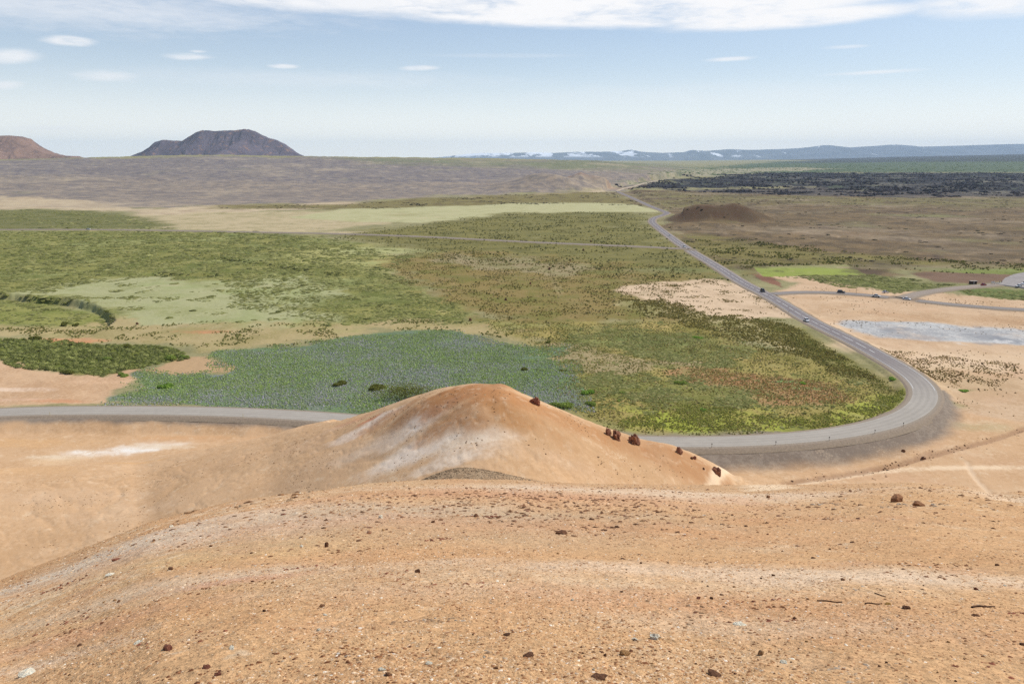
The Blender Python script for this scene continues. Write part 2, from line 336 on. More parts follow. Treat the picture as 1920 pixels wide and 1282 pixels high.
    # roads are laid on their own cut and fill
    for P, hw, zr, _ in PATHS:
        D = near_path(x, y, P, 40.); i = np.nonzero(D < 39.5)[0]
        if not len(i): continue
        s = np.maximum(0, D[i] - hw - 1.6 - .012 * np.maximum(r[i] - 250, 0)) * (.42 if P is ROAD else .3); s = s * (1 + .25 * fbm(x[i], y[i], 7, 2, 3))
        z[i] = np.minimum(np.maximum(z[i], zr - .35 - s), zr - .35 + s)
    return z
print('terrain functions ready')
# ------------------------------------------------------------------ ground cover zones, outlined on the ground plan
ALB = 1.06
def lin(c):
    c = np.array(c, float) / 255; return np.where(c <= .04045, c / 12.92, ((c + .055) / 1.055) ** 2.4)
def alb(c): return np.clip(lin(c) / ALB, 0, .85)
# polygon, A, B, share of B, C, share of C, feather (fraction of distance), raggedness
ZONES = [
 ('left_hills', [(-300,303),(0,303),(200,299),(400,296),(600,297),(800,300),(1000,302),(1200,306),(1300,318),(1250,330),(1180,350),(1150,358),(900,366),(640,381),(420,385),(250,391),(0,388),(-300,390)], (158,142,124), (129,119,112), .50, (185,168,140), .20, .02, .05),
 ('hills_upper', [(-300,303),(0,303),(200,299),(400,296),(600,297),(900,303),(1150,325),(900,345),(500,340),(0,330),(-300,330)], (146,134,122), (120,112,112), .5, (165,150,130), .15, .05, .08),  # same hills, bluish haze of distance put into the colour
 ('hills_green', [(640,299),(800,300),(1000,303),(1200,306),(1330,318),(1150,322),(900,312),(760,312)], (128,130,96), (112,116,86), .4, (160,145,125), .25, .05, .08),
 ('tan_fan', [(-300,372),(0,370),(60,376),(180,378),(250,392),(420,386),(640,381),(850,375),(1150,358),(1130,366),(860,384),(640,392),(500,395),(420,404),(300,410),(260,408),(200,398),(120,392),(0,393),(-300,395)], (206,186,150), (182,160,130), .45, (170,140,110), .15, .01, .05),
 ('tan_band', [(250,404),(420,398),(640,395),(850,388),(880,400),(700,420),(640,432),(900,448),(900,456),(640,440),(480,435),(330,431),(290,420)], (196,178,138), (168,155,112), .40, (140,130,85), .15, .01, .04),
 ('olive_strip', [(420,386),(640,383),(900,369),(1150,360),(1220,388),(1100,383),(860,388),(640,394),(420,392)], (140,134,92), (112,102,76), .40, (165,150,110), .15, .01, .03),
 ('pale_strip', [(640,392),(860,386),(980,381),(1160,382),(1230,392),(1240,398),(1140,398),(960,400),(860,412),(800,418),(640,415),(540,408)], (192,186,138), (175,170,120), .35, (160,160,105), .1, .006, .02),
 ('olive_plain', [(640,441),(750,425),(860,412),(960,400),(1140,398),(1215,402),(1215,420),(1290,466),(1400,532),(1200,520),(1000,500),(860,490),(720,470)], (138,136,84), (118,118,70), .45, (165,155,110), .16, .01, .04),
 ('left_green', [(-300,432),(0,432),(320,434),(480,437),(640,447),(720,475),(700,500),(830,560),(900,590),(830,610),(600,606),(430,575),(440,530),(300,518),(130,532),(60,555),(-300,560)], (148,152,92), (118,128,68), .50, (184,180,126), .24, .008, .03),
 ('left_green_far', [(-300,391),(0,392),(120,395),(200,398),(270,412),(320,430),(0,430),(-300,430)], (134,136,92), (112,120,76), .45, (175,165,125), .10, .008, .03),
 ('hollow', [(40,545),(130,530),(300,518),(430,530),(540,522),(640,540),(560,580),(640,600),(500,625),(300,615),(225,600),(150,570)], (184,182,132), (168,168,112), .40, (140,145,90), .18, .012, .05),
 ('far_left_bed', [(-300,560),(0,553),(120,562),(200,585),(215,602),(120,612),(-300,612)], (158,164,100), (126,140,72), .45, (190,185,135), .15, .012, .04),
 ('pale_green_mid', [(560,470),(700,462),(780,475),(760,500),(700,512),(640,500),(560,490)], (178,180,126), (150,158,96), .35, (130,140,80), .2, .01, .05),
 ('brown_tan_band', [(-300,612),(0,610),(220,604),(400,605),(600,602),(900,600),(1050,610),(1100,660),(900,625),(700,618),(560,640),(400,655),(200,645),(0,635),(-300,630)], (192,172,122), (174,158,104), .45, (190,150,110), .20, .012, .05),
 ('olive_brown', [(720,478),(860,470),(1000,480),(1230,500),(1330,520),(1260,560),(1320,600),(1100,610),(900,598),(820,555),(740,520)], (148,136,88), (128,128,70), .45, (178,158,118), .22, .012, .06),
 ('brown_tan_up', [(860,478),(960,482),(1120,500),(1060,520),(900,500),(800,488)], (170,152,112), (150,142,92), .45, (190,170,135), .2, .01, .06),
 ('sand_bank', [(1150,545),(1230,530),(1340,522),(1430,545),(1490,585),(1500,600),(1430,590),(1400,605),(1330,600),(1240,575)], (216,188,154), (198,170,136), .40, (140,125,80), .16, .008, .03),
 ('sandy_tufted', [(1160,560),(1250,568),(1330,590),(1420,600),(1500,620),(1580,670),(1640,710),(1560,690),(1450,650),(1330,620),(1230,590)], (184,168,120), (150,142,86), .50, (120,120,62), .30, .01, .05),
 ('bend_green', [(900,600),(1100,610),(1300,600),(1440,650),(1560,690),(1640,715),(1700,745),(1690,775),(1560,805),(1400,815),(1200,820),(1080,790),(1060,700),(1000,640)], (156,148,94), (134,130,74), .45, (186,166,122), .24, .012, .05),
 ('scrub_mid', [(1050,625),(1200,612),(1300,630),(1420,660),(1330,690),(1200,670),(1080,645)], (140,144,88), (118,124,68), .5, (174,166,112), .24, .012, .06),
 ('scrub_low', [(1070,690),(1200,700),(1350,722),(1470,745),(1440,765),(1250,765),(1100,745)], (144,148,88), (124,130,68), .5, (174,166,112), .24, .012, .06),
 ('tan_patch', [(1000,640),(1090,645),(1180,670),(1330,680),(1200,690),(1100,695),(1020,670)], (178,158,116), (156,144,96), .45, (196,172,134), .2, .012, .05),
 ('rust_patch', [(1290,690),(1400,700),(1560,722),(1610,745),(1560,760),(1420,748),(1300,715)], (184,142,96), (154,146,88), .45, (190,164,120), .2, .01, .06),
 ('bright_low', [(1220,772),(1380,766),(1480,782),(1640,755),(1690,735),(1695,760),(1640,790),(1500,803),(1300,808),(1160,800)], (150,162,76), (132,142,68), .45, (176,164,108), .16, .012, .06),
 ('verge_dark', [(1440,600),(1530,640),(1640,700),(1700,740),(1660,735),(1560,690),(1470,640)], (116,116,58), (136,136,72), .45, (170,155,110), .12, .01, .04),
 ('right_brown', [(1160,360),(1300,358),(1700,368),(2300,362),(2300,505),(1700,500),(1640,520),(1430,525),(1300,470),(1245,425),(1260,400),(1200,380)], (148,130,102), (122,108,86), .50, (172,154,122), .20, .01, .04),
 ('right_olive_far', [(1180,364),(1300,362),(1600,372),(2300,372),(2300,392),(1700,388),(1450,384),(1250,392),(1210,380)], (138,132,92), (116,104,80), .40, (160,148,108), .20, .012, .05),
 ('right_olive', [(1290,468),(1270,440),(1420,455),(1560,470),(1750,490),(2300,505),(2300,520),(1800,510),(1640,505),(1440,500),(1400,522),(1350,500)], (142,136,84), (118,112,66), .45, (168,150,112), .18, .01, .04),
 ('right_green_dark', [(1420,518),(1630,514),(1720,525),(1800,535),(1720,545),(1690,552),(1560,535),(1500,522)], (120,130,68), (98,108,54), .45, (160,150,100), .12, .01, .04),
 ('green_strip_right', [(1700,500),(1800,502),(2200,512),(2200,530),(1860,512),(1760,507)], (150,158,84), (130,136,72), .4, (170,160,110), .1, .006, .02),
 ('lot_brown', [(1700,512),(1800,510),(1900,514),(2200,522),(2200,535),(1900,525),(1830,532),(1760,528)], (142,112,88), (126,98,76), .4, (165,140,110), .15, .006, .02),
 ('right_sand', [(1452,549),(1500,530),(1430,520),(1425,512),(1520,520),(1600,538),(1700,548),(1780,553),(2300,560),(2300,915),(1480,918),(1300,845),(1500,824),(1650,803),(1735,760),(1728,715),(1605,640),(1515,597)], (212,180,144), (198,164,126), .45, (184,150,114), .10, .006, .01),
 ('sand_pale', [(1500,585),(1580,596),(1600,640),(1700,655),(2200,665),(2200,700),(1700,690),(1600,660),(1540,610)], (222,192,156), (212,180,142), .4, (198,168,128), .08, .02, .03),
 ('green_right_low', [(1800,548),(1860,545),(2200,548),(2200,566),(1900,562),(1840,556)], (112,126,62), (130,140,74), .4, (96,104,50), .2, .005, .02),
 ('mud', [(1575,602),(1620,600),(1760,606),(1920,617),(2200,622),(2200,650),(1900,645),(1760,640),(1650,630),(1600,620)], (194,192,186), (165,164,162), .46, (214,210,200), .25, .006, .02),
 ('crust', [(1600,572),(1700,578),(1820,584),(2100,592),(2100,618),(1920,610),(1780,602),(1660,597),(1570,594),(1540,584)], (206,172,134), (192,156,118), .45, (130,96,70), .24, .01, .04),
 ('sand_speck', [(1480,556),(1600,556),(1700,566),(1850,580),(2000,588),(1800,590),(1600,578),(1520,574)], (212,180,144), (200,166,128), .45, (158,126,96), .20, .01, .05),
 ('red_bank', [(1412,516),(1440,518),(1460,525),(1466,537),(1450,532),(1425,526)], (150,106,82), (130,90,70), .4, (190,150,115), .15, .002, .01),
 ('lava', [(1165,352),(1250,342),(1330,332),(1420,325),(1600,325),(2200,324),(2200,358),(1700,366),(1500,352),(1320,353),(1230,357)], (82,78,80), (64,62,68), .50, (158,146,124), .12, .01, .06),
 ('lava_rim', [(1230,357),(1500,352),(1700,362),(2200,358),(2200,370),(1700,370),(1400,364)], (124,112,98), (92,84,78), .5, (160,148,120), .15, .01, .05),
 ('far_green', [(1450,303),(1600,300),(2200,290),(2200,323),(1600,324),(1400,325),(1300,330),(1180,342),(1250,328),(1350,312)], (108,124,86), (88,104,74), .45, (160,150,120), .15, .02, .05),
 ('far_dark', [(1480,298),(1600,295),(1920,287),(2200,285),(2200,302),(1920,303),(1700,304),(1500,306)], (86,88,86), (70,76,74), .5, (110,118,92), .2, .03, .06),
 ('far_tan', [(1180,344),(1240,328),(1340,318),(1480,314),(1560,318),(1400,325),(1300,333)], (180,168,138), (150,148,112), .45, (120,128,92), .2, .01, .05),
 ('bush_bed', [(-300,640),(0,638),(60,640),(160,645),(300,648),(345,660),(352,672),(290,682),(245,690),(190,706),(120,698),(60,692),(0,676),(-300,668)], (112,124,60), (92,106,50), .5, (150,156,84), .2, .006, .03),
 ('left_sand', [(-300,672),(0,680),(60,692),(190,708),(250,694),(252,712),(210,730),(205,745),(240,752),(160,758),(-300,768)], (210,174,136), (196,158,120), .45, (222,192,160), .18, .006, .02),
 ('sand_tongue', [(250,692),(300,684),(350,668),(385,672),(440,690),(430,698),(350,702),(300,700)], (198,164,122), (178,148,106), .4, (160,146,90), .12, .005, .02),
 ('lupine_bed', [(410,656),(560,650),(650,630),(760,622),(850,618),(905,640),(980,650),(1055,652),(1060,664),(1000,672),(1070,690),(1110,745),(1090,765),(1000,762),(820,800),(650,780),(420,762),(210,750),(200,742),(260,730),(250,700),(255,694),(330,705),(430,703),(440,690),(412,668)], (108,128,84), (96,112,84), .5, (122,126,132), .30, .004, .02),
 ('orange_spot', [(85,636),(150,634),(200,640),(150,645),(100,643)], (206,148,104), (200,160,118), .4, (190,160,120), .1, .004, .02),
 ('hay_field', [(1411,503),(1500,500),(1586,496),(1626,515),(1540,517),(1432,520)], (154,172,90), (148,166,84), .35, (164,180,104), .10, .0008, .001),
]
def hills_zone(x, y):
    return None
PW = {}
for zn in ZONES: PW[zn[0]] = poly_world(zn[1], True)
def zone_w(name, x, y, feather, rag, r=None, seed=0):
    if r is None: r = np.hypot(x, y)
    P = PW[name]; out = np.zeros(x.shape)
    rm = np.hypot(P[:, 0], P[:, 1]).max(); m = (rag + feather) * rm * 1.3 + 5
    idx = np.nonzero((x > P[:, 0].min() - m) & (x < P[:, 0].max() + m) & (y > P[:, 1].min() - m) & (y < P[:, 1].max() + m))[0]
    if not len(idx): return out
    X, Y, Q = x[idx], y[idx], r[idx]; L = .09 * max(100, np.median(Q))
    d = poly_sd(X, Y, P) + rag * Q * (1.3 * fbm(X, Y, L, 5, seed + 200, .6))
    f = feather * Q
    out[idx] = sst(d, -f, f); return out
# patches of a given tint, on the two hills and the near slope: (px, py, half width m, half depth m, colour, strength)
PATCH = [
 # middle hill
 (690,802,9,4,(250,232,212),.95),(750,808,13,6,(250,232,210),1.0),(820,822,13,5,(248,228,202),1.0),(890,834,10,4,(242,218,190),.85),(770,850,10,4,(248,226,202),.9),(850,862,7,2.5,(234,206,176),.6),(930,812,6,1.6,(240,216,188),.8),(900,822,7,1.5,(244,222,194),.8),(650,820,8,3,(240,212,184),.7),(830,868,8,2,(244,222,196),.7),(1000,850,10,2.5,(222,186,146),.5),(1080,875,10,3,(222,184,146),.5),(640,800,5,3,(222,186,154),.7),
 (900,722,9,5,(176,116,66),.95),(860,745,11,5,(186,126,76),.9),(940,745,11,5,(188,128,78),.9),(1000,765,10,5,(194,138,88),.9),(800,762,10,4,(190,134,84),.9),(740,778,9,4,(194,140,92),.85),(880,775,12,5,(192,136,86),.9),(960,790,12,5,(190,138,88),.85),(1060,790,11,6,(196,142,94),.9),(1130,815,11,7,(194,142,94),.85),(1210,842,9,7,(192,138,92),.85),(1280,865,8,7,(188,136,90),.8),(1340,885,6,5,(190,140,96),.7),(670,785,6,3,(206,144,106),.8),(690,792,4,1.5,(204,124,86),.8),
 (820,745,3,1.2,(158,106,64),.6),(875,764,3,1.2,(160,108,66),.6),(1010,905,22,8,(204,166,126),.6),(600,880,18,10,(204,166,126),.6),(420,870,14,6,(212,172,130),.6),
 # hollow in front of the road; left flank tints brightened to offset its shade
 (250,841,10,3.2,(252,244,230),1.0),(175,850,10,2.8,(252,240,222),1.0),(310,832,9,2.4,(246,228,204),.8),(110,858,10,2.4,(244,222,190),.8),(200,868,20,2.0,(224,176,120),.7),(430,850,12,5,(216,178,136),.6),(520,860,12,6,(214,176,134),.6),(580,830,9,5,(216,176,136),.6),(620,850,9,5,(216,178,138),.6),(350,820,18,1.6,(222,172,122),.7),(300,838,12,2.0,(236,212,180),.7),(100,865,10,3,(236,200,156),.7),(380,825,22,3,(218,172,126),.6),(40,830,25,4,(226,180,128),.8),(60,880,16,5,(228,184,134),.7),(150,930,18,6,(220,184,146),.6),(230,960,14,7,(216,182,146),.5),
 (60,655,30,4,(0,0,0),0),
 # left sand beyond the road
 (30,730,18,3,(236,208,180),.8),(110,752,10,2,(216,150,108),.8),(180,715,14,3,(224,184,146),.6),(30,750,12,2,(228,188,156),.7),
 # green and tan field
 (380,622,14,4,(206,138,98),.8),(560,520,3,14,(206,200,150),.8),(700,470,60,30,(180,182,128),.5),(200,455,60,30,(176,178,116),.3),(640,560,40,25,(118,128,70),.4),(500,545,40,16,(150,156,96),.5),
 (1070,648,14,4,(192,168,132),.6),(1190,640,30,14,(126,142,84),.5),(1450,632,5,3,(104,120,60),.0),(1478,716,9,2.2,(112,158,92),.9),(1520,728,8,2,(118,158,96),.8),(1320,769,6,2,(96,150,86),.8),(1810,731,4,1.6,(108,136,74),1.0),(1795,760,4,3,(134,140,86),.7),(1780,715,30,20,(206,182,136),.5),(1850,800,12,5,(178,170,124),.5),(1860,740,20,10,(200,160,122),.5),
 (1290,510,60,14,(120,128,78),.5),(1230,505,30,10,(126,134,84),.6),(1045,540,3,30,(206,190,150),.2),
 (1640,500,120,18,(150,134,108),.6),(1700,450,60,40,(166,146,118),.7),(1560,440,60,40,(152,128,100),.6),(1850,470,60,30,(128,112,90),.6),(1500,400,60,40,(150,136,104),.5),(1720,405,80,30,(130,130,78),.8),
 (1345,405,64,46,(88,64,44),1.0),(1345,416,78,34,(92,68,48),1.0),(1060,350,240,90,(152,124,100),.85),(1130,352,110,70,(166,130,104),.6),
]
PATCHW = [(ground(p[0], p[1]),) + tuple(p[2:]) for p in PATCH if p[5] > 0]
# near slope: tinted streaks follow the contour of the slope
NPATCH = [(1350,1090,5.5,.55,(232,214,190),.75),(1620,1075,5,.6,(228,208,182),.75),(1130,1105,4,.4,(228,208,178),.6),(900,1115,3.5,.5,(224,206,178),.5),(1800,1075,4,.8,(222,200,172),.5),
 (250,1110,3.5,.8,(222,208,184),.55),(500,1085,3,.7,(218,206,186),.45),(60,1120,3,.8,(224,206,180),.5),(330,1050,4,1.0,(216,196,140),.45),(430,1096,1.5,.3,(206,140,112),.7),
 (330,1010,8,1.8,(214,196,174),.85),(180,1055,6,1.4,(212,196,176),.8),(60,1085,4,1.2,(212,198,176),.7),(560,962,10,1.6,(220,204,186),.75),(450,985,8,1.6,(206,186,164),.5),(1250,925,16,3.5,(224,200,172),.8),(1120,922,8,3,(226,206,180),.7),(1420,928,10,2.2,(214,186,156),.5),
 (850,935,10,2.2,(206,150,124),.5),(960,928,6,2.2,(200,146,116),.5),(1040,940,6,2,(196,148,114),.45),(900,942,7,1.8,(222,176,122),.6),(1060,960,8,3,(186,168,140),.7),(950,965,6,2.2,(184,170,140),.75),(830,985,7,2.2,(190,172,142),.5),(760,975,6,1.6,(206,150,120),.5),(1010,985,6,2,(196,150,124),.5),
 (600,1000,8,2,(204,152,104),.5),(700,1040,5,1.3,(206,150,108),.45),(200,1180,2,.5,(206,150,120),.45),(100,1215,1.6,.5,(202,148,122),.4),(1150,1140,3,.6,(200,142,102),.5),(1500,1145,3,.7,(198,140,102),.4),(1100,1040,8,2,(206,158,110),.4),(1500,980,14,3,(202,154,108),.45),(1800,1000,10,3,(202,156,112),.4),(1850,1200,2.5,.6,(204,156,124),.4),(1380,1180,2,.4,(222,206,184),.4),(780,1000,6,1.5,(190,176,146),.4),(1200,1010,9,2.4,(200,160,116),.4),(40,1270,1.6,.3,(236,224,206),.5),(1400,1240,1.2,.3,(222,202,170),.3)]
NPW = [(ground(p[0], p[1]),) + tuple(p[2:]) for p in NPATCH]
PALE_PATH = path_world([(1436,916),(1500,906),(1560,895),(1640,883.5),(1720,877.5),(1820,875.5),(2000,877)], 2)
LEVEL = dict(left_green=.86, left_green_far=.84, left_hills=.95, hills_upper=.95, hollow=.90, far_left_bed=.84, pale_green_mid=.88, brown_tan_band=.90, olive_strip=.86, olive_plain=.85,
 pale_strip=.93, tan_fan=.94, tan_band=.93, olive_brown=.87, brown_tan_up=.90, bend_green=.94, scrub_mid=.84, scrub_low=.86, bright_low=1.0, tan_patch=.90, rust_patch=.90, verge_dark=.86, sandy_tufted=.93,
 right_brown=.79, right_olive_far=.80, right_olive=.82, right_green_dark=.82, green_strip_right=.86, lot_brown=.86, green_right_low=.84, lava=.50, lava_rim=.72, far_green=.82, far_dark=.8, far_tan=.9,
 bush_bed=.90, hay_field=.88, lupine_bed=1.04, mud=.97, right_sand=.95, sand_pale=.95, sand_bank=.96, left_sand=.96, sand_tongue=.93, red_bank=.9)
CONTR = dict(left_green=1.6, left_hills=1.4, right_brown=1.6, right_olive=1.5, right_olive_far=1.5, olive_plain=1.4, bend_green=1.5, scrub_mid=1.6, scrub_low=1.6, olive_brown=1.4, bush_bed=1.5, lava=1.6, lava_rim=1.5, far_green=1.4, hills_upper=1.4, tan_band=1.3)
VEG = {'left_green','left_green_far','olive_plain','olive_strip','olive_brown','bend_green','scrub_mid','scrub_low','bright_low','verge_dark','right_olive','right_olive_far','right_green_dark','far_left_bed','pale_green_mid','hay_field','bush_bed'}
def zcols(name, a, b, c):
    m = np.array([a, b, c], float) * LEVEL.get(name, .95); k = CONTR.get(name, 1.15); mu = m[0] * .55 + m[1] * .45
    m = mu + (m - mu) * k
    if name == 'right_brown': m = m * np.array([1.03, .98, .88])
    if name in VEG: m = m * np.array([1.05, 1.0, .88])
    return np.clip(m, 12, 252)
def paint(x, y):
    """ground cover colours by place: A, B, C and their shares, plus relief of the small bumps"""
    n = len(x); r = np.hypot(x, y); az = np.arctan2(x, y)
    A = np.tile(alb((150,142,100)), (n, 1)); B = np.tile(alb((130,125,86)), (n, 1)); C = np.tile(alb((170,155,115)), (n, 1))
    par = np.zeros((n, 4)); par[:, 0] = .45; par[:, 1] = .2; par[:, 2] = .5; par[:, 3] = 0
    def put(w, a, b, ab, c, ac, gran=None):
        w = w[:, None]
        A[:] = A * (1 - w) + alb(a) * w; B[:] = B * (1 - w) + alb(b) * w; C[:] = C * (1 - w) + alb(c) * w
        w = w[:, 0]; par[:, 0] = par[:, 0] * (1 - w) + ab * w; par[:, 1] = par[:, 1] * (1 - w) + ac * w
        if gran is not None: par[:, 3] = par[:, 3] * (1 - w) + gran * w
    for k, (name, poly, a, b, ab, c, ac, fe, rg) in enumerate(ZONES):
        q = zcols(name, a, b, c); put(zone_w(name, x, y, *((fe * 2.2, rg * 1.35) if name in VEG and name not in ('hay_field', 'bush_bed') else (fe, rg)), r, 7 * k), q[0], q[1], ab, q[2], ac)
    hillw = 1 - sst(r - ROADR(az), -4, 0)
    put(hillw, (204,167,127), (194,156,115), .45, (214,184,148), .16, .2)
    nearw = 1 - sst(r, REDGE(az) + 6, REDGE(az) + 22)
    put(nearw, (205,164,119), (195,151,107), .45, (218,189,153), .24, .9)
    def tint(w, c):
        w = w[:, None]; t = alb(c)
        A[:] = A * (1 - w) + t * w; B[:] = B * (1 - w) + (.5 * B + .5 * t * .93) * w; C[:] = C * (1 - w) + (.5 * C + .5 * t * 1.05) * w
    for (cx, cy), wx, wy, c, s in PATCHW:
        m = max(wx, wy) * 2.4; i = np.nonzero((np.abs(x - cx) < m) & (np.abs(y - cy) < m))[0]
        if not len(i): continue
        X, Y = x[i], y[i]; L = min(wx, wy)
        d = np.sqrt(((X - cx) / wx) ** 2 + ((Y - cy) / wy) ** 2) + .75 * fbm(X, Y, L * 1.8, 5, int(abs(cx)) , .62)
        w = np.zeros(n); w[i] = s * sst(d, 1.2, .45); tint(w, tuple(np.array(c) * (.93 if r[i].min() < 240 else .96)))
    m_ = nearw > .01; ii = np.nonzero(m_)[0]
    if len(ii):
        for (cx, cy), wx, wy, c, s in NPW:
            i = ii[(np.abs(x[ii] - cx) < 2.4 * wx) & (np.abs(y[ii] - cy) < 3 * wx)]
            if not len(i): continue
            X, Y = x[i], y[i]; sl = -.12
            d = np.sqrt(((X - cx) / wx) ** 2 + ((Y - cy - sl * (X - cx)) / (wy * 1.25)) ** 2) + 1.1 * fbm(X, Y, wy * 2.4, 6, int(abs(cx * 7)), .7)
            w = np.zeros(n); w[i] = .55 * s * sst(d, 1.35, .1); tint(w, c)
        # broad drifts of ochre, rust and grey dust
        X, Y = x[ii], y[ii]
        for wl, c, lo, hi, s, sd_ in [(9, (200,146,98), .05, .5, .5, 301), (14, (214,184,144), .1, .5, .5, 305), (5, (198,148,116), .15, .55, .4, 309), (3.2, (220,198,166), .2, .6, .45, 313), (1.4, (190,140,96), .2, .6, .35, 317)]:
            w = np.zeros(n); w[ii] = nearw[ii] * s * sst(fbm(X, Y * 1.3, wl, 5, sd_, .65), lo, hi); tint(w, c)
    # grey cinder of the small mound
    bx, by = at_r(855, 895, 60.5); d = np.sqrt(((x - bx) / 7.5) ** 2 + ((y - by) / 5) ** 2) + .25 * fbm(x, y, 3, 3, 5)
    put(sst(d, 1.15, .7) * .9, (172,148,118), (150,126,98), .5, (120,98,78), .3, 1.0)
    mid = (1 - nearw) * hillw; i = np.nonzero(mid > .01)[0]
    if len(i):
        X, Y = x[i], y[i]
        for wl, c, lo, hi, s, sd_ in [(3.0, (226,200,166), .1, .4, .45, 451), (2.0, (172,130,92), .25, .55, .35, 453), (1.2, (150,110,78), .4, .65, .4, 455)]:
            w = np.zeros(n); w[i] = mid[i] * s * sst(fbm(X, Y, wl, 5, sd_, .7), lo, hi); tint(w, c)
        for wl, c, lo, hi, s, sd_ in [(30, (206,166,124), .05, .5, .5, 401), (18, (216,182,144), .1, .5, .55, 405), (6, (222,194,160), .25, .65, .6, 409), (8, (192,146,104), .3, .7, .3, 411)]:
            w = np.zeros(n); w[i] = mid[i] * s * sst(fbm(X + Y * .5, Y * 1.6, wl, 5, sd_, .6), lo, hi); tint(w, c)
    # right sand: drifts
    i = np.nonzero((az > R(14)) & (r > 150) & (r < 520))[0]
    if len(i):
        sw = zone_w('right_sand', x[i], y[i], .006, .01, r[i]) ; X, Y = x[i], y[i]
        for wl, c, lo, hi, s, sd_ in [(40, (200,160,124), .0, .45, .5, 421), (20, (224,196,160), .1, .5, .5, 425), (7, (180,146,110), .3, .7, .5, 429)]:
            w = np.zeros(n); w[i] = sw * s * sst(fbm(X, Y * 1.3, wl, 5, sd_, .6), lo, hi); tint(w, c)
    for zn_, lst in [('right_olive_far', [(120, (112,92,74), .0, .4, .7), (50, (138,132,86), .1, .5, .6)]), ('left_hills', [(520, (184,166,138), .05, .45, .7), (260, (118,108,102), .05, .45, .65), (110, (196,178,150), .2, .5, .6), (70, (108,98,94), .2, .55, .5), (300, (138,134,104), .2, .5, .5)]),
                     ('left_green', [(90, (158,162,104), .05, .4, .6), (45, (92,108,54), .1, .5, .6), (26, (172,172,118), .25, .55, .7), (18, (88,98,52), .25, .6, .5)]),
                     ('right_brown', [(160, (156,138,112), .0, .4, .7), (90, (80,64,50), .05, .4, .8), (120, (122,118,76), .12, .45, .6), (60, (112,104,70), .25, .55, .6), (34, (66,54,44), .2, .5, .75), (22, (184,160,128), .25, .55, .7)]),
                     ('right_olive', [(60, (124,118,70), .0, .4, .6), (30, (98,94,52), .2, .6, .6)]), ('olive_plain', [(80, (112,110,66), .0, .4, .5), (40, (146,138,96), .15, .5, .6)]),
                     ('bend_green', [(30, (148,138,84), .05, .45, .7), (16, (104,116,58), .15, .5, .6), (10, (166,150,104), .3, .6, .7)]), ('olive_brown', [(50, (136,118,80), .0, .4, .6), (24, (112,112,60), .1, .5, .6)]),
                     ('hollow', [(60, (150,156,100), .05, .4, .6), (30, (186,176,136), .1, .5, .5)]), ('brown_tan_band', [(50, (150,150,86), .05, .4, .6), (26, (190,150,112), .25, .6, .5)]),
                     ('lupine_bed', [(40, (128,130,120), -.05, .4, .7), (26, (110,130,72), .15, .5, .7)]), ('tan_band', [(120, (150,142,96), .1, .45, .6), (70, (200,180,146), .1, .5, .5)]), ('tan_fan', [(120, (150,134,108), .15, .5, .6)]),
                     ('pale_strip', [(120, (166,164,112), .1, .45, .6)]), ('lava', [(260, (124,118,100), .0, .35, .85), (140, (100,112,74), .1, .4, .7), (60, (40,36,46), .1, .4, .7)]), ('mud', [(34, (132,134,138), .1, .35, .9), (14, (222,218,210), .15, .4, .8), (9, (120,122,128), .3, .5, .7)])]:
        P = PW[zn_]; i = np.nonzero((x > P[:, 0].min() - 60) & (x < P[:, 0].max() + 60) & (y > P[:, 1].min() - 60) & (y < P[:, 1].max() + 60))[0]
        if not len(i): continue
        zw = zone_w(zn_, x[i], y[i], .006, .02, r[i], 5); j = np.nonzero(zw > .01)[0]; i = i[j]; zw = zw[j]; X, Y = x[i], y[i]
        for q, (wl, c, lo, hi, s) in enumerate(lst):
            w = np.zeros(n); w[i] = zw * s * sst(fbm(X, Y, wl, 5, 600 + 31 * q + len(zn_), .62), lo, hi); tint(w, c)
    # worn track and gully beds
    for P, wd, c, s in [(PALE_PATH, 1.3, (232,204,168), .9), (GULLY[1], .7, (226,198,164), .6), (GULLY[0], 1.3, (160,124,94), .7), (GULLY[2], .8, (166,130,100), .6)]:
        D = near_path(x, y, P, 14.); i = np.nonzero(D < 13.9)[0]
        if len(i):
            w = np.zeros(n); w[i] = s * sst(D[i] + .9 * fbm(x[i], y[i], 2.5, 4, 77), wd + .5, wd * .4); tint(w, c)
    # gravel fill of the road banks
    for P, hw, zr, kind in PATHS[:1]:
        D = near_path(x, y, P, 40.); i = np.nonzero(D < 39)[0]
        if len(i):
            X, Y = x[i], y[i]; inner = Y - 0
            near_side = sst(r[i], 330, 255) * np.where(base_h(X, Y) < -1.2, 1, .0)
            reach = 2.2 + np.where(az[i] > R(3), 10, 3.5) * near_side
            w = np.zeros(n); w[i] = sst(D[i] - hw + 2.2 * fbm(X, Y, 9, 4, 88), reach, reach * .45) * .92
            put(w, (140,128,114), (122,110,98), .5, (168,150,128), .25, .5)
    for P, hw, zr, kind in PATHS[1:]:
        D = near_path(x, y, P, 20.); w = sst(D - hw + 1.0 * fbm(x, y, 8, 3, 89), 3.6, 1.2) * .8
        put(w, (136,122,106), (112,98,86), .5, (170,150,125), .2, .3)
    par[:, 2] = .45 + .4 * nearw
    return A, B, C, par
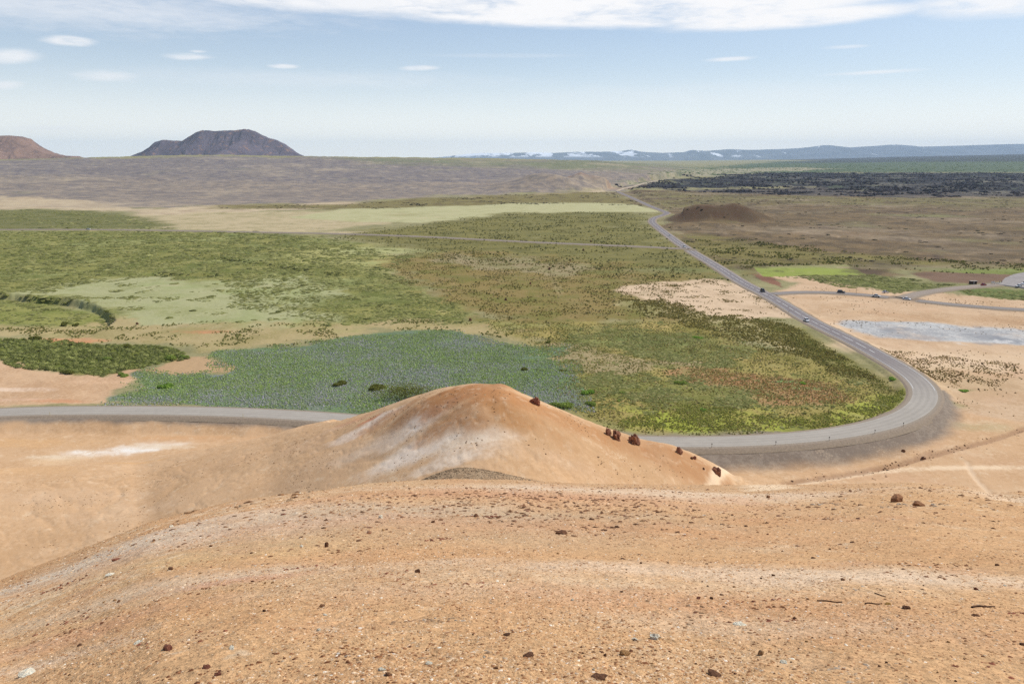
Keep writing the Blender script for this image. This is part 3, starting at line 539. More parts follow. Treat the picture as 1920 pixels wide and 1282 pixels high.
# ------------------------------------------------------------------ materials
def set_attr(me, name, arr):
    a = me.color_attributes.new(name, 'FLOAT_COLOR', 'POINT'); b = np.ones((len(arr), 4), np.float32); b[:, :arr.shape[1]] = arr
    a.data.foreach_set('color', b.ravel())
def new_mat(name):
    m = bpy.data.materials.new(name); m.use_nodes = True; t = NT(m.node_tree)
    bs = t.n('ShaderNodeBsdfPrincipled'); o = t.n('ShaderNodeOutputMaterial'); t.t.links.new(bs.outputs[0], o.inputs[0])
    bs.inputs['Roughness'].default_value = .95; bs.inputs['Specular IOR Level'].default_value = .15
    return m, t, bs
def ground_mat():
    m, t, bs = new_mat('ground_cover'); 
    geo = t.n('ShaderNodeNewGeometry'); P = geo.outputs['Position']
    at = {k: t.n('ShaderNodeAttribute', attribute_name=k) for k in ('colA', 'colB', 'colC', 'par')}
    sp = t.n('ShaderNodeSeparateColor'); t.t.links.new(at['par'].outputs['Color'], sp.inputs[0])
    amt, sh, bump = sp.outputs; gran = at['par'].outputs['Alpha']
    nL = t.noise(P, .035, 12, .68, .3); nM = t.noise(P, .9, 9, .66, .2); nF = t.noise(P, 14.0, 5, .6)
    n = t.m('ADD', t.m('MULTIPLY', nL, .55), t.m('MULTIPLY', nM, .45))
    n = t.m('ADD', t.m('MULTIPLY', t.m('SUBTRACT', n, .5), 3.0), .5)
    f = t.ramp(t.m('SUBTRACT', n, t.m('SUBTRACT', 1.0, amt)), -.16, .16)
    nL2 = t.noise(P, .06, 12, .7); nM2 = t.noise(P, 2.2, 8, .66)
    n2 = t.m('ADD', t.m('MULTIPLY', t.m('SUBTRACT', t.m('ADD', t.m('MULTIPLY', nL2, .5), t.m('MULTIPLY', nM2, .5)), .5), 3.4), .5)
    f2 = t.ramp(t.m('SUBTRACT', n2, t.m('SUBTRACT', 1.0, sh)), -.08, .14)
    c = t.mix(f, at['colA'].outputs['Color'], at['colB'].outputs['Color'])
    c = t.mix(f2, c, at['colC'].outputs['Color'])
    # grit: light and dark grains
    vo = t.n('ShaderNodeTexVoronoi'); vo.inputs['Scale'].default_value = 26; t.t.links.new(P, vo.inputs['Vector'])
    vs = t.n('ShaderNodeSeparateColor'); t.t.links.new(vo.outputs['Color'], vs.inputs[0])
    g1 = t.m('ADD', t.m('MULTIPLY', t.m('SUBTRACT', vs.outputs[0], .5), .34), t.m('MULTIPLY', t.m('SUBTRACT', nF, .5), .9))
    nB = t.noise(P, 5.0, 4, .7)
    g1 = t.m('ADD', g1, t.m('MULTIPLY', t.m('SUBTRACT', nB, .5), .5))
    gg = t.m('ADD', 1.0, t.m('MULTIPLY', g1, gran))
    far_v = t.m('ADD', .90, t.m('MULTIPLY', t.noise(P, .5, 6, .75), .2))
    gg = t.m('MULTIPLY', gg, far_v)
    cc = t.n('ShaderNodeCombineXYZ'); [t.set(cc.inputs[i], gg) for i in range(3)]
    c = t.mix(1.0, c, cc.outputs[0], 'MULTIPLY')
    t.set(bs.inputs['Base Color'], c)
    hs = t.m('ADD', t.m('MULTIPLY', nM, .35), t.m('ADD', t.m('MULTIPLY', nF, .05), t.m('MULTIPLY', nB, .10)))
    b = t.n('ShaderNodeBump'); b.inputs['Distance'].default_value = .6; t.set(b.inputs['Strength'], bump); t.set(b.inputs['Height'], hs)
    t.t.links.new(b.outputs[0], bs.inputs['Normal'])
    return m
def tinted_mat(name, rough=.9, var=.25, scale=3.0, bump=0.0):
    """colour from the plant's or stone's own attribute, broken up by noise"""
    m, t, bs = new_mat(name); at = t.n('ShaderNodeAttribute', attribute_name='tint')
    geo = t.n('ShaderNodeNewGeometry'); nz = t.noise(geo.outputs['Position'], scale, 5, .6)
    g = t.m('ADD', 1 - var * .9, t.m('MULTIPLY', nz, var * 1.8)); cc = t.n('ShaderNodeCombineXYZ'); [t.set(cc.inputs[i], g) for i in range(3)]
    t.set(bs.inputs['Base Color'], t.mix(1.0, at.outputs['Color'], cc.outputs[0], 'MULTIPLY')); bs.inputs['Roughness'].default_value = rough
    if bump:
        b = t.n('ShaderNodeBump'); b.inputs['Distance'].default_value = bump; b.inputs['Strength'].default_value = .8; t.set(b.inputs['Height'], nz); t.t.links.new(b.outputs[0], bs.inputs['Normal'])
    return m
def leafy_mat(name, var=.3):
    m = tinted_mat(name, .8, var, 3.0); nt = m.node_tree; bs = [n for n in nt.nodes if n.type == 'BSDF_PRINCIPLED'][0]; o = [n for n in nt.nodes if n.type == 'OUTPUT_MATERIAL'][0]
    tr = nt.nodes.new('ShaderNodeBsdfTranslucent'); mx = nt.nodes.new('ShaderNodeMixShader'); mx.inputs[0].default_value = .4
    nt.links.new(bs.inputs['Base Color'].links[0].from_socket, tr.inputs[0]); nt.links.new(bs.outputs[0], mx.inputs[1]); nt.links.new(tr.outputs[0], mx.inputs[2]); nt.links.new(mx.outputs[0], o.inputs[0]); return m
def plain_mat(name, c, rough=.6, var=.12, scale=8.0, metal=0.0, spec=.3, bump=0.0, c2=None):
    m, t, bs = new_mat(name); geo = t.n('ShaderNodeTexCoord'); nz = t.noise(geo.outputs['Object'], scale, 6, .62)
    a = tuple(alb(c)) + (1,); b2 = tuple(alb(c2)) + (1,) if c2 else tuple(np.clip(alb(c) * (1 - 2 * var), 0, 1)) + (1,)
    t.set(bs.inputs['Base Color'], t.mix(t.ramp(nz, .35, .68), a, b2))
    bs.inputs['Roughness'].default_value = rough; bs.inputs['Metallic'].default_value = metal; bs.inputs['Specular IOR Level'].default_value = spec
    if bump:
        b = t.n('ShaderNodeBump'); b.inputs['Distance'].default_value = bump; t.set(b.inputs['Height'], nz); t.t.links.new(b.outputs[0], bs.inputs['Normal'])
    return m
# ------------------------------------------------------------------ mesh helpers
def np_mesh(name, V, F, smooth=False):
    me = bpy.data.meshes.new(name); V = np.asarray(V, np.float32); F = np.asarray(F, np.int32); k = F.shape[1]
    me.vertices.add(len(V)); me.vertices.foreach_set('co', V.ravel()); me.loops.add(F.size); me.loops.foreach_set('vertex_index', F.ravel())
    me.polygons.add(len(F)); me.polygons.foreach_set('loop_start', np.arange(0, F.size, k, dtype=np.int32))
    me.polygons.foreach_set('use_smooth', np.full(len(F), smooth)); me.update(calc_edges=True); return me
def link(name, me, mat=None, parent=None, loc=None):
    o = bpy.data.objects.new(name, me); col.objects.link(o)
    if mat is not None and me is not None and not len(me.materials): me.materials.append(mat)
    if parent is not None: o.parent = parent
    if loc is not None: o.location = loc
    return o
def tag(o, label=None, cat=None, group=None, kind=None):
    if label: o['label'] = label
    if cat: o['category'] = cat
    if group: o['group'] = group
    if kind: o['kind'] = kind
    return o
def root(name, loc, rz=0): 
    o = bpy.data.objects.new(name, None); col.objects.link(o); o.location = loc; o.rotation_euler = (0, 0, rz); o.empty_display_size = .3; return o
# ------------------------------------------------------------------ ground sheet
def radii():
    out = [.3]; r = .3
    while r < 37500:
        if r < 4: s = .12
        elif r < 72: s = max(min(.00052 * r * r, .0085 * r), .009)
        elif r < 262: s = .0042 * r
        else: s = min(1.25e-5 * r * r, .012 * r)
        r += s; out.append(r)
    return np.array(out)
RR = radii()
FOV = 37.0
cols = np.concatenate([np.linspace(-180, -FOV - 1, 50), np.linspace(-FOV, FOV, 1180), np.linspace(FOV + 1, 180, 50)[:-1]])
CA = np.radians(cols); nc, nr = len(CA), len(RR)
gx = (np.sin(CA)[:, None] * RR[None]).ravel(); gy = (np.cos(CA)[:, None] * RR[None]).ravel()
gz = height(gx, gy)
print('ground verts', len(gx))
ia = np.arange(nc)[:, None]; jr = np.arange(nr - 1)[None]
v00 = ia * nr + jr; v10 = ((ia + 1) % nc) * nr + jr
F = np.stack([v00, v10, v10 + 1, v00 + 1], -1).reshape(-1, 4)
gm = np_mesh('ground', np.stack([gx, gy, gz], 1), F[:, ::-1], True)
A, B, C, par = paint(gx, gy)
set_attr(gm, 'colA', A); set_attr(gm, 'colB', B); set_attr(gm, 'colC', C); set_attr(gm, 'par', par)
ground_o = tag(link('ground', gm, ground_mat()), kind='structure')
def hz(x, y): return float(height(np.array([float(x)]), np.array([float(y)]))[0])
del A, B, C, par

# ------------------------------------------------------------------ roads
def ribbon(name, P, offs, zs, mat, tints, label=None):
    T = np.gradient(P, axis=0); T /= np.linalg.norm(T, axis=1)[:, None]; Nn = np.stack([T[:, 1], -T[:, 0]], 1); n, k = len(P), len(offs)
    V = np.zeros((n, k, 3)); V[:, :, :2] = P[:, None] + Nn[:, None] * np.array(offs)[None, :, None]; V[:, :, 2] = np.array(zs)[None]
    i = np.arange(n - 1)[:, None]; j = np.arange(k - 1)[None]; a = i * k + j
    F = np.stack([a, a + k, a + k + 1, a + 1], -1).reshape(-1, 4)
    me = np_mesh(name, V.reshape(-1, 3), F[:, ::-1], False); t = tints if tints.ndim == 3 else np.tile(tints[None], (n, 1, 1)); set_attr(me, 'tint', t.reshape(-1, 3))
    return tag(link(name, me, mat), label, kind='structure')
asphalt = tinted_mat('asphalt', .85, .16, .5); grav_m = tinted_mat('road_gravel', .95, .5, 1.6, .1); paintm = plain_mat('road_paint', (225,224,218), .7, .14, 2.0)
def asphalt_ribbon(P, hw, zr, light, dark=None, k=15):
    offs = np.linspace(-hw, hw, k); zs = zr + .12 - .02 * np.abs(offs); n = len(P)
    fr = np.hypot(P[:, 0], P[:, 1]); w = sst(fr, 275, 360) if dark is not None else np.zeros(n)
    base = alb(light)[None] * (1 - w[:, None]) + (alb(dark) if dark is not None else 0) * w[:, None]
    tr = 1 + .07 * np.cos(offs / hw * np.pi * 4) + .05 * np.abs(offs / hw) ** 4; T = base[:, None] * tr[None, :, None]
    sx_ = np.repeat(P[:, 0][:, None], k, 1) + offs[None] * 3; sy_ = np.repeat(P[:, 1][:, None], k, 1)
    T = T * (1 + .10 * fbm(sx_ / 14, sy_ / 14, 1., 3, 5)[..., None])
    ribbon('road', P, offs, zs, asphalt, T)
    so = [-hw - 3.4, -hw - 1.3, -hw, hw, hw + 1.3, hw + 3.4]; sz_ = [zr - .95, zr - .02, zr + .03, zr + .03, zr - .02, zr - .95]
    g = np.array([alb((142,126,106)), alb((148,132,114)), alb((150,138,122)), alb((150,138,122)), alb((148,132,114)), alb((142,126,106))])
    ribbon('road_shoulder', P, so, sz_, grav_m, g)
asphalt_ribbon(ROAD, 3.9, .6, (164,156,144), (128,120,118))
asphalt_ribbon(SIDE_L, 3.4, 1.3, (140,128,116)); asphalt_ribbon(SIDE_R, 3.1, .6, (136,128,122)); asphalt_ribbon(SIDE_P, 3.0, 1.2, (150,136,122)); asphalt_ribbon(TRACK, 4.0, 1.0, (190,172,146))
def stripes(P, off, w, z, on=1e9, gap=0, rmin=0, rmax=1e9):
    T = np.gradient(P, axis=0); T /= np.linalg.norm(T, axis=1)[:, None]; Nn = np.stack([T[:, 1], -T[:, 0]], 1); s = np.concatenate([[0], np.cumsum(np.linalg.norm(np.diff(P, axis=0), axis=1))])
    V, F = [], []; r = np.hypot(P[:, 0], P[:, 1])
    for i in range(len(P) - 1):
        if not (rmin < r[i] < rmax) or (s[i] % (on + gap)) > on: continue
        b = len(V)
        for k in (i, i + 1):
            for q in (-w / 2, w / 2): V.append((*(P[k] + Nn[k] * (off + q)), z))
        F.append((b, b + 2, b + 3, b + 1))
    me = np_mesh('lane_marking', V, np.array(F)[:, ::-1]); return tag(link('lane_marking', me, paintm), kind='structure')
stripes(ROAD, 0, .30, .74, 9, 3, 350, 1150)
stripes(ROAD, 3.45, .16, .672, 1e9, 0, 300, 900); stripes(ROAD, -3.45, .16, .672, 1e9, 0, 300, 900)
def slab(name, pts, z, th, mat):
    P = poly_world(pts) if pts is not None else None
    import bmesh; bm = bmesh.new(); vs = [bm.verts.new((a, b, z)) for a, b in P]; f = bm.faces.new(vs)
    if f.normal.z < 0: f.normal_flip()
    bm.normal_update()
    ex = bmesh.ops.extrude_face_region(bm, geom=[f]); vv = [g for g in ex['geom'] if isinstance(g, bmesh.types.BMVert)]
    c = P.mean(0)
    for v in vs: v.co.z = z - th; v.co.x += (v.co.x - c[0]) * .03; v.co.y += (v.co.y - c[1]) * .03
    bmesh.ops.recalc_face_normals(bm, faces=bm.faces); me = bpy.data.meshes.new(name); bm.to_mesh(me); bm.free()
    return tag(link(name, me, mat), kind='structure')
slab('car_park', [(1872,537),(1884,525),(1900,518),(1930,512),(2020,508),(2120,512),(2120,556),(1960,547),(1900,541)], 1.45, 1.6, plain_mat('car_park_gravel', (158,150,144), .95, .12, .3, bump=.03))
# ------------------------------------------------------------------ scattered cover (stuff)
def tpl_dome(seed, n=6, spike=0.0, flat=1.0):
    g = np.random.default_rng(seed); V = []
    a0 = g.random() * 6
    for k in range(n): a = a0 + k * 2 * np.pi / n; q = 1 + g.uniform(-.25, .25); V.append((q * np.cos(a), q * np.sin(a), -.25))
    for k in range(n): a = a0 + (k + .5) * 2 * np.pi / n; q = .78 + g.uniform(-.25, .2); V.append((q * np.cos(a), q * np.sin(a), (.5 + g.uniform(-.22, .3)) * flat))
    V.append((g.uniform(-.2, .2), g.uniform(-.2, .2), (.85 + spike + g.uniform(-.1, .2)) * flat)); F = []
    for k in range(n):
        k2 = (k + 1) % n; F += [(k, k2, n + k), (k2, n + k2, n + k), (n + k, n + k2, 2 * n)]
    return np.array(V), np.array(F)
def tpl_leafy(seed, nleaf=46, sz=.30):
    g = np.random.default_rng(seed); V, F = [], []
    for k in range(nleaf):
        a = g.random() * 2 * np.pi; el = np.arcsin(g.uniform(-.05, 1)); q = g.uniform(.72, 1.05); c = q * np.array([np.cos(a) * np.cos(el), np.sin(a) * np.cos(el), np.sin(el) * .85])
        d1 = g.normal(size=3); d1 /= np.linalg.norm(d1); d2 = np.cross(d1, c + g.normal(size=3) * .5); d2 /= np.linalg.norm(d2) + 1e-6; b = len(V)
        V += [c - d1 * sz * .5, c + d1 * sz * .5, c + d2 * sz * g.uniform(.7, 1.2)]; F.append((b, b + 1, b + 2))
    n = 7; b = len(V)
    for k in range(n): a = k * 2 * np.pi / n; V.append(np.array([.8 * np.cos(a), .8 * np.sin(a), -.2]))
    for k in range(n): a = (k + .5) * 2 * np.pi / n; V.append(np.array([.62 * np.cos(a), .62 * np.sin(a), .42]))
    V.append(np.array([0, 0, .68]))
    for k in range(n): k2 = (k + 1) % n; F += [(b+k, b+k2, b+n+k), (b+k2, b+n+k2, b+n+k), (b+n+k, b+n+k2, b+2*n)]
    return np.array(V), np.array(F)
def tpl_tuft(seed, n=7):
    g = np.random.default_rng(seed); V, F = [], []
    for k in range(n):
        a = k * 2 * np.pi / n + g.uniform(-.3, .3); o = g.uniform(.3, 1.0); b = len(V); w = .34
        c = np.array([np.cos(a), np.sin(a), 0]) * .25; t = np.array([-np.sin(a), np.cos(a), 0]) * w
        V += [c - t, c + t, np.array([np.cos(a) * o, np.sin(a) * o, g.uniform(.7, 1.25)])]; F.append((b, b + 1, b + 2))
    return np.array(V), np.array(F)
def ico(sub=1):
    import bmesh; bm = bmesh.new(); bmesh.ops.create_icosphere(bm, subdivisions=sub, radius=1); V = np.array([v.co[:] for v in bm.verts]); F = np.array([[v.index for v in f.verts] for f in bm.faces]); bm.free(); return V, F
def tpl_rock(seed, sub=1, amp=.35):
    V, F = ico(sub); g = np.random.default_rng(seed); V = V * (1 + g.uniform(-amp, amp, len(V)))[:, None]; V[:, 2] *= g.uniform(.55, .85); V[:, 0] *= g.uniform(.8, 1.3); return V, F
def scatter(name, T, pos, size, tint, mat, label, cat, flat=None, bury=0.0, smooth=False):
    n = len(pos); which = RNG.integers(0, len(T), n); Vs, Fs, Cs = [], [], []; off = 0
    for t, (tv, tf) in enumerate(T):
        i = np.nonzero(which == t)[0]
        if not len(i): continue
        a = RNG.random(len(i)) * 2 * np.pi; c, s_ = np.cos(a)[:, None], np.sin(a)[:, None]; sz = size[i][:, None]
        asp = RNG.uniform(.8, 1.25, (len(i), 1)); x = tv[None, :, 0] * sz * asp; y = tv[None, :, 1] * sz / asp; z = tv[None, :, 2] * sz * (1 if flat is None else flat[i][:, None])
        X = np.stack([x * c - y * s_ + pos[i, 0:1], x * s_ + y * c + pos[i, 1:2], z + pos[i, 2:3] - bury * sz], -1)
        Vs.append(X.reshape(-1, 3)); Fs.append((tf[None] + (np.arange(len(i)) * len(tv))[:, None, None]).reshape(-1, 3) + off); off += len(i) * len(tv)
        Cs.append(np.repeat(tint[i], len(tv), 0))
    me = np_mesh(name, np.concatenate(Vs), np.concatenate(Fs), smooth); set_attr(me, 'tint', np.concatenate(Cs)); return tag(link(name, me, mat), label, cat, kind='stuff')
def sample(name, n, feather=.008, rag=.04, r0=None, clump=None, seed=1, inner=False):
    """random places inside a zone, thinned by clumping noise"""
    P = PW[name] if isinstance(name, str) else name
    lo, hi = P.min(0), P.max(0); got = []; tot = 0
    for _ in range(40):
        m = max(4000, n * 2); x = RNG.uniform(lo[0], hi[0], m); y = RNG.uniform(lo[1], hi[1], m); r = np.hypot(x, y)
        d = poly_sd(x, y, P) + rag * r * (1.3 * fbm(x, y, .09 * max(100, np.median(np.hypot(P[:, 0], P[:, 1]))), 4, 7 + seed, .6)); p = sst(d, -feather * r, feather * r)
        if r0: p = p * np.minimum(1, (r0 / r) ** 1.6)
        if clump: p = p * sst(fbm(x, y, clump[0], 3, seed + 900, .6), clump[1], clump[2])
        k = RNG.random(m) < p; got.append(np.stack([x[k], y[k]], 1)); tot += k.sum()
        if tot >= n: break
    g = np.concatenate(got)[:n]
    az = np.arctan2(g[:, 0], g[:, 1]); g = g[(np.abs(az) < R(40)) & (np.hypot(g[:, 0], g[:, 1]) > (0 if inner else ROADR(az) + 3))]
    if not inner and g[:, 1].min() > 100: g = g[poly_sd(g[:, 0], g[:, 1], PW['hay_field'], 30.) < 0]
    for Pp, hw, _, _ in PATHS: g = g[near_path(g[:, 0], g[:, 1], Pp, 12.) > hw + 2.2]
    return g
def place(g): return np.concatenate([g, height(g[:, 0], g[:, 1])[:, None]], 1)
def mixcol(n, cols_, w=None, jit=.10, lv=.82):
    c = np.array([lin(np.array(q) * lv) / ALB for q in cols_]); i = RNG.choice(len(cols_), n, p=w); return np.clip(c[i] * (1 + RNG.normal(0, jit, (n, 1))), .004, .85)
leaf_m = leafy_mat('foliage', .35); dry_m = leafy_mat('dry_grass', .3); rock_m = tinted_mat('stone', .95, .5, 9.0, .02)
D6 = [tpl_dome(s_, 6) for s_ in range(8)]; DS = [tpl_dome(20 + s_, 5, .3) for s_ in range(6)]; TU = [tpl_tuft(40 + s_) for s_ in range(8)]; LE = [tpl_leafy(60 + s_) for s_ in range(6)]
RO = [tpl_rock(80 + s_) for s_ in range(10)]; RO0 = [tpl_rock(100 + s_, 1, .3) for s_ in range(6)]
# lupins
g = sample('lupine_bed', 66000, .016, .045, clump=(4.5, -.75, -.05), seed=21); p = place(g); n = len(p)
vio = sst(fbm(p[:, 0], p[:, 1], 38, 4, 77, .6) + .30 * sst(-p[:, 1], -285, -245) , -.12, .34); br = sst(fbm(p[:, 0], p[:, 1], 26, 4, 79), .12, .5)
gc = mixcol(n, [(122,134,86), (112,124,80), (132,148,84), (126,134,98)], jit=.13, lv=1.36); vc = mixcol(n, [(134,134,128), (130,134,116), (140,137,140), (126,134,108)], jit=.08, lv=1.38)
k = (RNG.random(n) < (.16 + .60 * vio) * (1 - .6 * br))[:, None]; c = np.where(k, vc, gc)
scatter('lupins', LE[:0] + DS + TU[:4], p, RNG.uniform(.18, .40, n), c, leaf_m, 'dense bed of green and violet lupins filling the hollow behind the bare hill', 'lupins', bury=.1)
# willow scrub and low bushes
g1 = sample('bush_bed', 2300, .002, .022, seed=31); p1 = place(g1); s1 = RNG.uniform(.7, 1.7, len(p1)); c1_ = mixcol(len(p1), [(132,136,76), (114,120,62), (148,150,90), (122,126,74)], jit=.18, lv=1.12)
scatter('willow_scrub', LE, p1, s1, c1_, leaf_m, 'rounded dark green willow scrub massed beside the left road', 'scrub', bury=.15)
parts_ = [sample('left_green', 30000, .006, .03, r0=420, clump=(24, -.35, .25), seed=33), sample('left_green_far', 3500, .006, .03, clump=(40, -.3, .3), seed=35), sample('far_left_bed', 2600, .006, .03, clump=(12, -.2, .3), seed=37),
 sample('hollow', 1500, .006, .03, clump=(22, .12, .35), seed=39), sample('right_green_dark', 2600, .006, .02, clump=(12, -.3, .3), seed=41), sample('green_right_low', 900, .004, .02, seed=43), sample('pale_green_mid', 500, clump=(20, .1, .4), seed=44)]
big = [0, 1]
g = np.concatenate(parts_); p = place(g); n = len(p); r_ = np.hypot(p[:, 0], p[:, 1]); sz_ = np.clip(np.exp(RNG.normal(-.35, .45, n)), .25, 2.4) * np.clip(r_ / 420, .9, 1.8)
scatter('low_shrubs', D6, p, sz_, mixcol(n, [(136,138,74), (126,128,68), (164,162,102), (112,114,60), (152,150,90)], jit=.14, lv=1.03), leaf_m, 'low green shrubs matted over the meadow on the left', 'shrubs', flat=RNG.uniform(.22, .42, n), bury=.1)
parts_ = [sample('scrub_mid', 3800, .01, .05, clump=(16, -.15, .3), seed=45), sample('scrub_low', 3000, .01, .05, clump=(14, -.1, .3), seed=47), sample('bend_green', 1500, .01, .04, clump=(10, .15, .4), seed=49), sample('tan_patch', 160, clump=(9, .1, .3), seed=50)]
g = np.concatenate(parts_); p = place(g); n = len(p)
scatter('heath_shrubs', D6, p, RNG.uniform(.35, 1.0, n), mixcol(n, [(138,140,80), (124,128,70), (160,156,98), (118,120,64)], jit=.14, lv=1.06), leaf_m, 'ground-hugging green heath inside the bend of the road', 'shrubs', flat=RNG.uniform(.25, .5, n), bury=.1)
# grass tufts
STRIP = poly_world([(1655,655),(1720,662),(1800,668),(1920,680),(1925,705),(1840,722),(1790,735),(1745,712),(1720,690)])
parts_ = [(sample('sandy_tufted', 7000, .008, .05, clump=(9, -.4, .1), seed=51), [(134,122,66), (110,104,54), (150,140,84)], (.30, .62)), (sample('sand_bank', 1500, .01, .05, clump=(14, 0, .4), seed=52), [(140,124,72), (120,108,62)], (.28, .5)),
 (sample('bend_green', 15000, .01, .04, clump=(9, -.45, .25), seed=53), [(144,138,80), (158,150,92), (124,122,64), (176,160,112)], (.22, .46)), (sample('verge_dark', 3600, .02, .04, clump=(8, -.4, .3), seed=54), [(128,128,66), (140,138,76), (114,114,58)], (.20, .38)),
 (sample('bright_low', 4500, .01, .04, clump=(8, -.4, .3), seed=55), [(150,152,76), (134,138,66), (164,160,92)], (.25, .45)), (sample('olive_brown', 7000, .01, .05, clump=(22, -.3, .35), seed=56), [(122,110,64), (138,126,76), (106,104,54), (160,144,100)], (.35, .7)),
 (sample('olive_plain', 3500, .01, .04, clump=(40, -.25, .35), seed=57), [(116,112,66), (132,128,80), (100,100,56)], (.6, 1.2)), (sample(STRIP, 1900, .01, .03, clump=(14, -.35, .2), seed=58), [(134,112,70), (118,96,56), (146,132,80)], (.20, .42)), (sample('rust_patch', 3000, .01, .04, seed=59), [(176,138,92), (146,130,76), (180,152,112)], (.22, .42)),
 (sample('right_sand', 1500, .01, .02, clump=(30, .0, .5), seed=60), [(134,108,74), (120,104,62)], (.2, .4)), (sample('right_olive', 2600, .01, .04, clump=(34, -.1, .4), seed=61), [(112,112,58), (94,92,50)], (.5, 1.1)), (sample('brown_tan_band', 1600, .01, .04, clump=(20, .0, .4), seed=62), [(130,126,70), (112,114,60)], (.3, .7))]
P_ = np.concatenate([place(a) for a, b, c in parts_]); C_ = np.concatenate([mixcol(len(a), b, jit=.14, lv=1.12) for a, b, c in parts_]); S_ = np.concatenate([RNG.uniform(c[0], c[1], len(a)) for a, b, c in parts_])
scatter('grass_tufts', TU + TU + DS, P_, S_, C_, dry_m, 'olive and straw coloured grass tufts scattered over the plain', 'grass', bury=.08)
# dark hummocks on the brown heath, far woodland, lava
parts_ = [sample('right_brown', 1000, .01, .04, clump=(60, .02, .4), seed=71), sample('right_olive_far', 300, .01, .05, clump=(80, .1, .4), seed=72), sample('olive_strip', 700, .01, .03, clump=(70, .05, .4), seed=73)]
g = np.concatenate(parts_); p = place(g); n = len(p)
scatter('heath_hummocks', D6, p, RNG.uniform(1.0, 3.2, n), mixcol(n, [(92,78,60), (76,66,52), (104,92,66), (84,84,52)], jit=.12, lv=.9), dry_m, 'dark low hummocks strewn over the brown heath on the right', 'hummocks', flat=RNG.uniform(.25, .5, n), bury=.1)
g = sample('far_green', 7000, .01, .04, clump=(160, -.35, .2), seed=75, r0=3000); p = place(g); n = len(p)
scatter('birch_wood', D6, p, RNG.uniform(3, 7, n), mixcol(n, [(116,138,78), (100,122,70), (130,148,88)], jit=.12, lv=1.0), leaf_m, 'far low birch woodland spread over the old lava', 'woodland', flat=RNG.uniform(.3, .5, n), bury=.1)
g = np.concatenate([sample('lava', 8500, .01, .07, clump=(130, -.05, .3), seed=76), sample('lava_rim', 1500, .01, .05, clump=(90, .0, .35), seed=77)]); p = place(g); n = len(p)
scatter('lava_blocks', RO, p, RNG.uniform(1.6, 5.5, n) ** 1.05, mixcol(n, [(50,45,52), (36,33,42), (84,78,84)], jit=.2, lv=.75), rock_m, 'field of jagged black lava blocks stretching to the right edge', 'lava field', bury=.1)
# grit of the near slope
def near_points(n, r1, r2, pw=1.0):
    u = RNG.random(n); r = 1 / (1 / r1 + u * (1 / r2 - 1 / r1)); a = RNG.uniform(R(-38), R(38), n); return np.stack([r * np.sin(a), r * np.cos(a)], 1)
g = near_points(100000, 4.2, 66); rr_ = np.hypot(g[:, 0], g[:, 1]); keep_ = (rr_ < REDGE(np.arctan2(g[:, 0], g[:, 1])) + 5) & (RNG.random(len(g)) < sst(fbm(g[:, 0], g[:, 1] * 1.6, 3.5, 4, 333, .6), -.55, .25)); g = g[keep_]; p = place(g); n = len(p); rr_ = rr_[keep_]
sz_ = (.006 + .012 * RNG.random(n) ** 3) * np.clip(rr_ / 9, 1, 3.6)
scatter('grit', RO0, p, sz_, mixcol(n, [(207,167,122), (190,146,103), (226,197,162), (168,120,82), (138,96,66), (240,226,206)], [.31, .26, .19, .13, .09, .02], .12, lv=.97), rock_m, 'ochre grit and pebbles covering the bare near slope', 'gravel', bury=.25)
cg, cs_, cc_ = [], [], []
def clods(cx, cy, sx1, sy1, n_, s0, s1_, cols_):
    g_ = np.stack([RNG.normal(cx, sx1, n_), RNG.normal(cy, sy1, n_)], 1); cg.append(g_); cs_.append(s0 + (s1_ - s0) * RNG.random(n_) ** 2.5); cc_.append(mixcol(n_, cols_, jit=.14))
for k in range(44):
    g_ = near_points(1, 5, 55)[0]; r_ = math.hypot(*g_); f_ = np.clip(r_ / 9, 1, 3.2)
    clods(g_[0], g_[1], .22 * f_ * RNG.uniform(.5, 2), .10 * f_ * RNG.uniform(.5, 2), 45, .007 * f_, .03 * f_, [[(150,98,64), (120,76,50), (176,124,86)], [(168,104,78), (140,84,62)], [(204,170,134), (180,142,106), (226,204,176)]][k % 3])
for px, py, sx1, sy1, n_ in [(960,940,3.2,2.0,420),(1050,965,2.6,2.4,520),(860,940,4.0,1.4,220),(1080,940,2.4,1.6,300),(700,965,4,1.6,180),(1240,950,6,2.5,240),(1650,930,6,2.0,240),(1850,955,5,2,180)]:
    x, y = ground(px, py); clods(x, y, sx1, sy1, n_, .015, .085, [(150,106,74), (124,86,60), (182,136,98), (164,120,92)])
cg = np.concatenate(cg); cs_ = np.concatenate(cs_); cc_ = np.concatenate(cc_); k_ = np.hypot(cg[:, 0], cg[:, 1]) < REDGE(np.arctan2(cg[:, 0], cg[:, 1])) + 3
scatter('clods', RO0, place(cg[k_]), cs_[k_], cc_[k_], rock_m, 'crumbly brown clods gathered in patches on the near slope', 'clods', bury=.3)
bx, by = at_r(855, 895, 60); q = np.stack([RNG.normal(bx, 6.5, 9000), RNG.normal(by - 1, 3.6, 9000)], 1); q = place(q); n = len(q)
scatter('cinders', RO0, q, RNG.uniform(.025, .075, n), mixcol(n, [(150,126,98), (118,98,76), (176,154,124), (92,74,58)], jit=.12, lv=.92), rock_m, 'grey brown cinders on the small mound at the lip of the slope', 'gravel', bury=.3)
gq = []
for P, n_ in ((GULLY[0], 420), (GULLY[2], 110)):
    i_ = RNG.integers(0, len(P), n_); gq.append(P[i_] + RNG.normal(0, 1.0, (n_, 2)) * (1 + 1.5 * RNG.random((n_, 1)) ** 2))
gq = np.concatenate(gq); gq = gq[fbm(gq[:, 0], gq[:, 1], 9, 2, 71) > -.1]; pq = place(gq); nq = len(pq)
